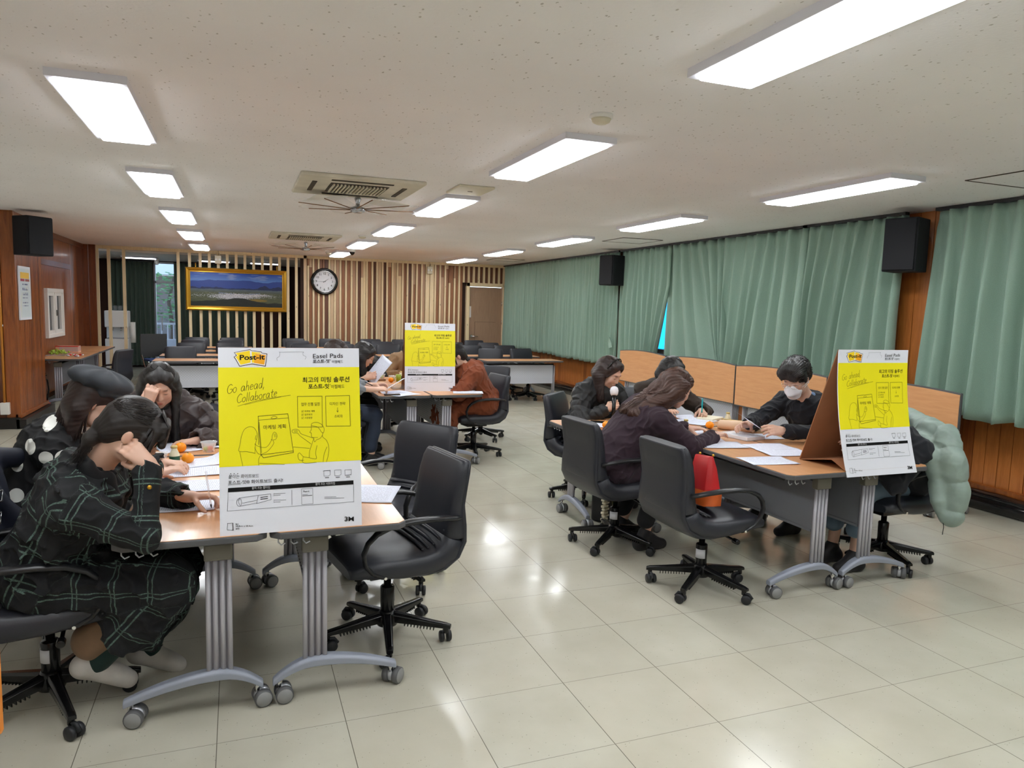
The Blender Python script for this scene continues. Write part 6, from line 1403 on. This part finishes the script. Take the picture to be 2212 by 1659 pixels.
def cup(x, y, label, fruits, seed=1, z=TH):
    t = thing('fruit_cup', label, 'cup', (x, y, z), 0, 'clear plastic fruit cups'); ob('cup_wall', MB().lathe([(.03, .001), (.040, .05), (.046, .055), (.045, .058), (.038, .05), (.028, .004)], n=28), ['clear_plastic'], parent=t)
    rg = random.Random(seed)
    for k, c in enumerate(fruits):
        a = k*2.4+seed; r = .016 if k else 0; ft = ob('cherry_tomato' if c == 't' else 'grape', MB().ball((x+r*math.cos(a), y+r*math.sin(a), z+.019+.008*(k//3)), .0135, 12), ['tomato' if c == 't' else 'grape'])
        me = ft.data; ft['label'] = ('red cherry tomato in the fruit cup ' if c == 't' else 'green grape in the fruit cup ')+('' if not k else '')+label.split('cup ')[-1]; ft['category'] = 'tomato' if c == 't' else 'grape'; ft['group'] = 'fruit in the '+label
    return t
def pen(a, b, mat, label, r=.004, tipm='ink'):
    a, b = V(a), V(b); t = thing('pen', label, 'pen', a); ob('barrel', MB().cyl((b-a)*.1, b-a, r), [mat], parent=t); ob('tip', MB().cyl((0, 0, 0), (b-a)*.1, .0012, r), [tipm], parent=t); return t
# left front group
sheet(-.235, 3.18, 1.50, 'printed sheet under the writing hand of the plaid-coat woman', z=TH+.002); sheet(-.18, 3.50, 1.45, 'printed sheet on the left front table, second from the camera'); sheet(-.22, 3.80, 1.62, 'printed sheet on the left front table between the cups and the second sheet')
sheet(-.14, 4.02, -1.2, 'curled sheet with lifted corner beside the yellow board', curl=.06, z=TH+.004); sheet(-.33, 4.46, .3, 'sheet in front of the puffer-coat woman'); sheet(-.16, 4.52, 1.2, 'sheet right of the one before the puffer-coat woman, partly under the cup', z=TH+.004); sheet(.56, 3.16, -.35, 'printed sheet sticking out at the right of the big yellow board')
cup(-.38, 4.03, 'clear fruit cup with red tomatoes beside the yogurt bottle', 'tttt', 2); cup(-.155, 4.30, 'clear fruit cup with a tomato and grape beside the yellow board', 'ttg', 5)
bottle(-.305, 3.98, 'small yogurt bottle with green label on the left front tables'); orange(-.245, 4.01, 'tangerine right of the yogurt bottle on the left front tables'); orange(-.30, 4.32, 'tangerine behind the yogurt bottle on the left front tables')
pen((-.105, 3.09, TH+.004), (-.12, 2.98, .90), 'clear_plastic', 'clear ballpoint pen in the hand of the plaid-coat woman'); pen((-.47, 4.47, .735), (-.42, 4.40, .745), 'turquoise', 'turquoise pen lying on the sheets before the puffer-coat woman', .005)
# right group
sheet(2.99, 4.28, -.7, 'sheet beside the bottle at the far end of the right tables', curl=.02); sheet(2.90, 3.98, 1.2, 'sheet on the right tables nearest the purple coat'); sheet(2.92, 3.80, 1.3, 'sheet overlapping the one by the purple coat', z=TH+.004); sheet(3.20, 3.68, 1.45, 'sheet in the middle of the right tables'); sheet(3.16, 3.49, 1.35, 'sheet half under the one in the middle of the right tables', z=TH+.004); sheet(2.88, 3.32, 1.4, 'sheet nearest the camera on the right tables')
sheet(3.40, 4.02, 1.3, 'sheet lying under the hands of the masked man'); o = sheet(3.26, 3.93, 1.2, 'sheet held up by the masked man', z=.835, frame=((.35, 1, .1), (-.75, .0, .42)), w=.18, l=.24)
sheet(3.42, 4.80, .2, 'sheet left of the notebook before the turquoise pen', curl=.015); sheet(3.30, 4.68, .5, 'second sheet near the small orange on the crosswise table', z=TH+.003); sheet(2.48, 4.72, .9, 'sheet in front of the microphone woman'); 
nb = thing('notebook', 'open cream notebook under the hand with the turquoise pen', 'notebook', (3.56, 4.80, TH), .5); ob('pages', MB().bx(-.1, .1, -.07, .07, 0, .018), ['cream'], parent=nb, bevel=.004); ob('cover', MB().bx(-.105, .105, -.075, .075, -.0, .003), ['tan_wool'], parent=nb)
orange(2.485, 4.555, 'left tangerine of the pair before the microphone woman', .036); orange(2.565, 4.545, 'right tangerine of the pair before the microphone woman', .036); orange(3.26, 4.395, 'tangerine on the right tables left of the beige pencil case', .036)
tag(ob('bottle_cap', MB().lathe([(.014, 0), (.014, .012), (.01, .014)], n=16), ['cap_gold'], loc=(2.515, 4.535, TH)), 'small yellow bottle cap between the two tangerines', 'bottle cap'); bottle(2.95, 4.25, 'yogurt bottle with green label beside the purple coat'); bottle(3.50, 4.50, 'yogurt bottle behind the beige pencil case')
def phone(x, y, rz, lb): t = thing('phone', lb, 'phone', (x, y, TH+.003), rz, 'black phones'); ob('body', MB().bx(-.037, .037, -.077, .077, 0, .008), ['phone_black'], parent=t, bevel=.004); ob('screen', MB().bx(-.034, .034, -.073, .073, .0078, .0086), ['black_gloss'], parent=t); return t
phone(2.56, 4.80, .9, 'black phone before the microphone woman'); phone(1.36, 6.70, 1.45, 'black phone at the near left corner of the middle far table')
pc = thing('pencil_case', 'beige soft pencil case in front of the masked man', 'pencil case', (3.40, 4.27, TH), -.95)
ob('body', MB().ring([[V(x, .045*c, .002+.038*(1+s)*k) for c, s in [(math.cos(t)*(abs(math.cos(t))**-.4 if abs(math.cos(t)) > .05 else 1), math.sin(t)) for t in [q*math.pi/8 for q in range(16)]]] for x, k in ((-.125, .55), (-.12, .9), (0, 1), (.12, .95), (.125, .6))]), ['beige_leather'], parent=pc); ob('zip', MB().bx(-.11, .11, -.003, .003, .075, .079), ['cap_gold'], parent=pc)
cb = thing('sticker_box', 'flat clear box of index stickers in front of the masked man', 'box', (3.25, 4.02, TH), .15); ob('tray', MB().bx(-.085, .085, -.13, .13, 0, .028), ['clear_plastic'], parent=cb, bevel=.003); ob('contents', MB().bx(-.078, .078, -.122, .122, .003, .022), ['paper_white'], parent=cb)
pen((3.50, 4.83, TH+.02), (3.47, 4.79, .89), 'turquoise', 'turquoise pen held by the woman in the dark brown coat', .0055)
tag(ob('eyeglass_case', MB().bx(-.06, .06, -.015, .015, 0, .012), ['table_edge'], loc=(3.68, 4.62, TH), rotz=.2, bevel=.005), 'thin grey case lying behind the yogurt bottle on the crosswise table', 'case')
# microphone
mic = thing('microphone', 'black handheld microphone with a white foam cover', 'microphone', (2.735, 4.905, .78)); d_ = nz(V(2.765, 4.965, .955)-V(2.735, 4.905, .72)); o_ = V(0, 0, -.05)
ob('handle', MB().cyl(o_, o_+d_*.19, .014, .019, n=20), ['base_black'], parent=mic); q_ = o_+d_*.185; ob('foam_cover', MB().lathe([(.022, 0), (.030, .012), (.034, .04), (.028, .062), (.014, .072), (.001, .075)], c=q_, axis=d_, n=22), ['mask_white'], parent=mic, label='white foam cover')
# middle far group
sheet(1.42, 6.92, -1.1, 'sheet under the hands at the left of the middle far table'); sheet(1.47, 6.74, -1.0, 'sheet beside the phone at the near edge of the middle far table'); sheet(2.12, 7.0, 1.1, 'left sheet right of the farthest yellow board'); sheet(2.14, 6.80, 1.3, 'front sheet right of the farthest yellow board', z=TH+.004); sheet(2.13, 7.2, .9, 'back sheet right of the farthest yellow board', z=TH+.003)
sheet(1.42, 6.90, 0, 'sheet held up by the person behind the big yellow board', z=.80, frame=((.3, -1, .35), (.85, .1, .5)), w=.16, l=.22); sheet(1.36, 7.42, 0, 'sheet held upright by the woman with black-rimmed glasses', z=.90, frame=((-.62, 1., .1), (.62, -.1, .8)), w=.20); pen((1.20, 6.82, .80), (1.12, 6.80, .84), 'navy_bag', 'dark pen in the hand behind the big yellow board')
orange(1.58, 7.85, 'tangerine in the middle of the middle far table', .036); orange(1.20, 7.62, 'tangerine just right of the big yellow board, before the glasses woman', .036); cup(1.55, 8.24, 'clear fruit cup of tomatoes and grapes on the middle far table', 'tgtgg', 8); cup(1.63, 8.02, 'clear fruit cup of green grapes on the middle far table', 'ggggg', 4); bottle(1.74, 8.08, 'yogurt bottle with green label beside the farthest yellow board')
tl = thing('lunch_tray', 'dark tray with a sandwich on the middle far table', 'tray', (1.42, 8.1, TH), .1); ob('tray', MB().bx(-.13, .13, -.09, .09, 0, .018), ['brown_dust'], parent=tl, bevel=.005); tag(ob('sandwich', MB().bx(-.07, .07, -.035, .035, 0, .035), ['pastry'], loc=(1.42, 8.1, TH+.02), bevel=.012), 'small sandwich on the dark tray', 'sandwich')
tg = ob('juice_cup', MB().lathe([(.026, 0), (.032, .08)], n=20), ['label_green2'] if 'label_green2' in MATS else ['grape'], loc=(1.68, 7.93, TH)); tag(tg, 'green drink cup between the tangerine and the yogurt bottle', 'cup')
bx_ = ob('sticker_box', MB().bx(-.09, .09, -.12, .12, 0, .03), ['clear_plastic'], loc=(1.55, 7.30, TH), bevel=.003); tag(bx_, 'flat clear box on the middle far table left of the board', 'box')
# snack table
def grapes():
    rg = random.Random(9); k = 0
    tr_ = ob('snack_tray', MB().bx(-.12, .12, -.3, .22, 0, .012), ['clear_plastic'], loc=(-2.42, 12.15, TH), bevel=.004); tag(tr_, 'clear tray under the grapes on the wall table', 'tray')
    b0 = ob('grape_bunch', MB(), ['grape'], loc=(-2.42, 12.15, TH+.012)); m = MB()
    for i in range(60): m.ball((rg.uniform(-.09, .09), rg.uniform(-.26, .12), rg.uniform(.015, .055)), .015, 8)
    bpy.data.objects.remove(b0); tag(ob('grape_bunch', m, ['grape'], loc=(-2.42, 12.15, TH+.012)), 'heap of green grapes on the wall table', 'grapes', kind='stuff')
grapes()
bk_ = thing('snack_box', 'long open pink and red snack box behind the grapes', 'box', (-2.40, 12.62, TH)); ob('box', MB().bx(-.15, .15, -.10, .10, 0, .10), ['box_pink'], parent=bk_, bevel=.004); ob('window', MB().bx(-.1, .15, -.102, -.1, .02, .09).bx(.15, .152, -.08, .08, .02, .09), ['clear_plastic'], parent=bk_); ob('lid_edge', MB().bx(-.152, .152, -.104, -.1, .092, .104), ['red_paint'], parent=bk_)
ck_ = thing('cupcake', 'small yogurt cup with cream top at the left end of the wall table', 'cup', (-2.56, 11.55, TH)); ob('cup', MB().lathe([(.028, 0), (.034, .05)], n=18), ['label_green'], parent=ck_); ob('top', MB().lathe([(.034, .05), (.04, .06), (.025, .085), (.005, .095)], n=18), ['cream'], parent=ck_)
rg_ = random.Random(5)
for k in range(9):
    m = MB().ball((0, 0, .014), (rg_.uniform(.015, .03), rg_.uniform(.012, .022), .013), 8); tag(ob('candy_wrapper', m, ['wrapper' if k % 3 else 'tomato'], loc=(-2.18+rg_.uniform(-.07, .09), 11.72+rg_.uniform(-.14, .25), TH)), 'small foil snack wrapper in the heap at the near end of the wall table', 'wrapper', 'foil snack wrappers on the wall table')
# bags
hb_ = thing('handbag', 'red and orange handbag standing on the nearest chair of the right group', 'bag', (2.44, 3.30, .505), -.15)
ob('body', MB().ring([[V(x*k, y*k2, z) for x, y in ((-.10, -.04), (.10, -.04), (.11, 0), (.10, .04), (-.10, .04), (-.11, 0))] for z, k, k2 in ((.0, .95, 1.2), (.06, 1.0, 1.3), (.2, .95, .8), (.27, .86, .35))], 0, True), ['red_leather'], parent=hb_, bevel=.006)
ob('base_panel', MB().ring([[V(x*k, y*k2, z) for x, y in ((-.103, -.042), (.103, -.042), (.113, 0), (.103, .042), (-.103, .042), (-.113, 0))] for z, k, k2 in ((-.002, .95, 1.2), (.06, 1.0, 1.3), (.085, 1.0, 1.2))], 0, False), ['orange_leather'], parent=hb_, label='orange bottom panel'); ob('clasp', MB().ball((.08, -.015, .275), .008, 8).ball((-.08, -.015, .275), .008, 8), ['gold'], parent=hb_)
hb_.rotation_euler = (0, .12, 1.4)
bg = thing('tote_bag', 'black tote bag with pale ruffles on the floor under the far right tables', 'bag', (2.62, 4.72, 0), .5); ob('body', MB().bx(-.15, .15, -.06, .06, 0, .26), ['bag_black'], parent=bg, bevel=.02); ob('handle', MB().tube([(-.08, 0, .25), (-.07, 0, .36), (.07, 0, .36), (.08, 0, .25)], .008), ['bag_black'], parent=bg); rf = MB()
for k in range(9): rf.box((-.155-.012*(k % 2), -.075, .02+.024*k), (.06, .03, .018), 0)
ob('ruffle', rf, ['cream'], parent=bg, bevel=.004)
bp = fm_obj('backpack', [el((-1.02, 3.42, .74), (.14, .20, .20), None, .05), el((-1.0, 3.36, .60), (.13, .19, .12), None, .05), rc((-1.02, 3.5, .9), (-.90, 3.62, .86), .05, .04, .05), rc((-.95, 3.25, .86), (-.84, 3.40, .62), .035, .045, .05)], .006, ['navy_bag'], None, (-1.0, 3.4, 0), disp=wave_noise(77, 20, .008)); tag(bp, 'dark navy backpack or jacket hung on the chair behind the plaid-coat woman', 'bag')
m = MB()
for y, z in ((3.33, .80), (3.30, .72)): m.tube([(-.90+1.0, y-3.4-.08, z), (-.86+1.0, y-3.4-.07, z+.005), (-.86+1.0, y-3.4-.08, z-.035), (-.90+1.0, y-3.4-.09, z-.04)], .004, closed=True)
ob('buckle', m, ['chrome'], parent=bp)
# pale green puffer jacket on the chair
def seg(pts, rs, pf, k=.02): return [rc(pts[i], pts[i+1], rs[i], rs[i+1], k, puff=pf) for i in range(len(pts)-1)]
jk = seg([(3.99, 3.22, .90), (3.995, 3.08, .865), (3.93, 2.975, .735), (3.95, 2.945, .565), (3.93, 2.945, .42)], [.058, .072, .075, .072, .066], (.115, .015))
jk += seg([(3.93, 3.20, .84), (3.885, 3.05, .74), (3.885, 3.01, .61), (3.86, 2.985, .51), (3.87, 2.955, .395)], [.06, .06, .05, .04, .014], (.12, .012))
jk += [rc((4.0, 3.2, .90), (4.12, 3.45, .93), .06, .06, .04), el((4.16, 3.40, .72), (.05, .16, .2), None, .04), rc((4.02, 3.2, .88), (3.96, 3.26, .80), .06, .05, .03)]
J = fm_obj('puffer_jacket', jk, .005, ['mint_puffer'], None, (4.0, 3.1, 0), disp=folds(55, 30, .0035)); tag(J, 'pale green puffer jacket draped over the chair at the right group', 'jacket'); ob('drawcord', MB().tube([(-.13, -.15, .39), (-.125, -.155, .355), (-.135, -.16, .31)], .002, n=6), ['ink'], parent=J, label='thin zip cord hanging from the hem')
# orange board edge lower left
tp = MB().box((0, 0, .61), (.34, .03, .36)); ob('tabletop', tp, ['orange_wood'], parent=fb, bevel=.02); ob('leg', MB().bx(-.03, .03, -.02, .02, 0, .43).bx(-.03, .03, -.2, .2, 0, .03), ['leg_silver'], parent=fb)
fb.location = (-.745, 2.10, 0)
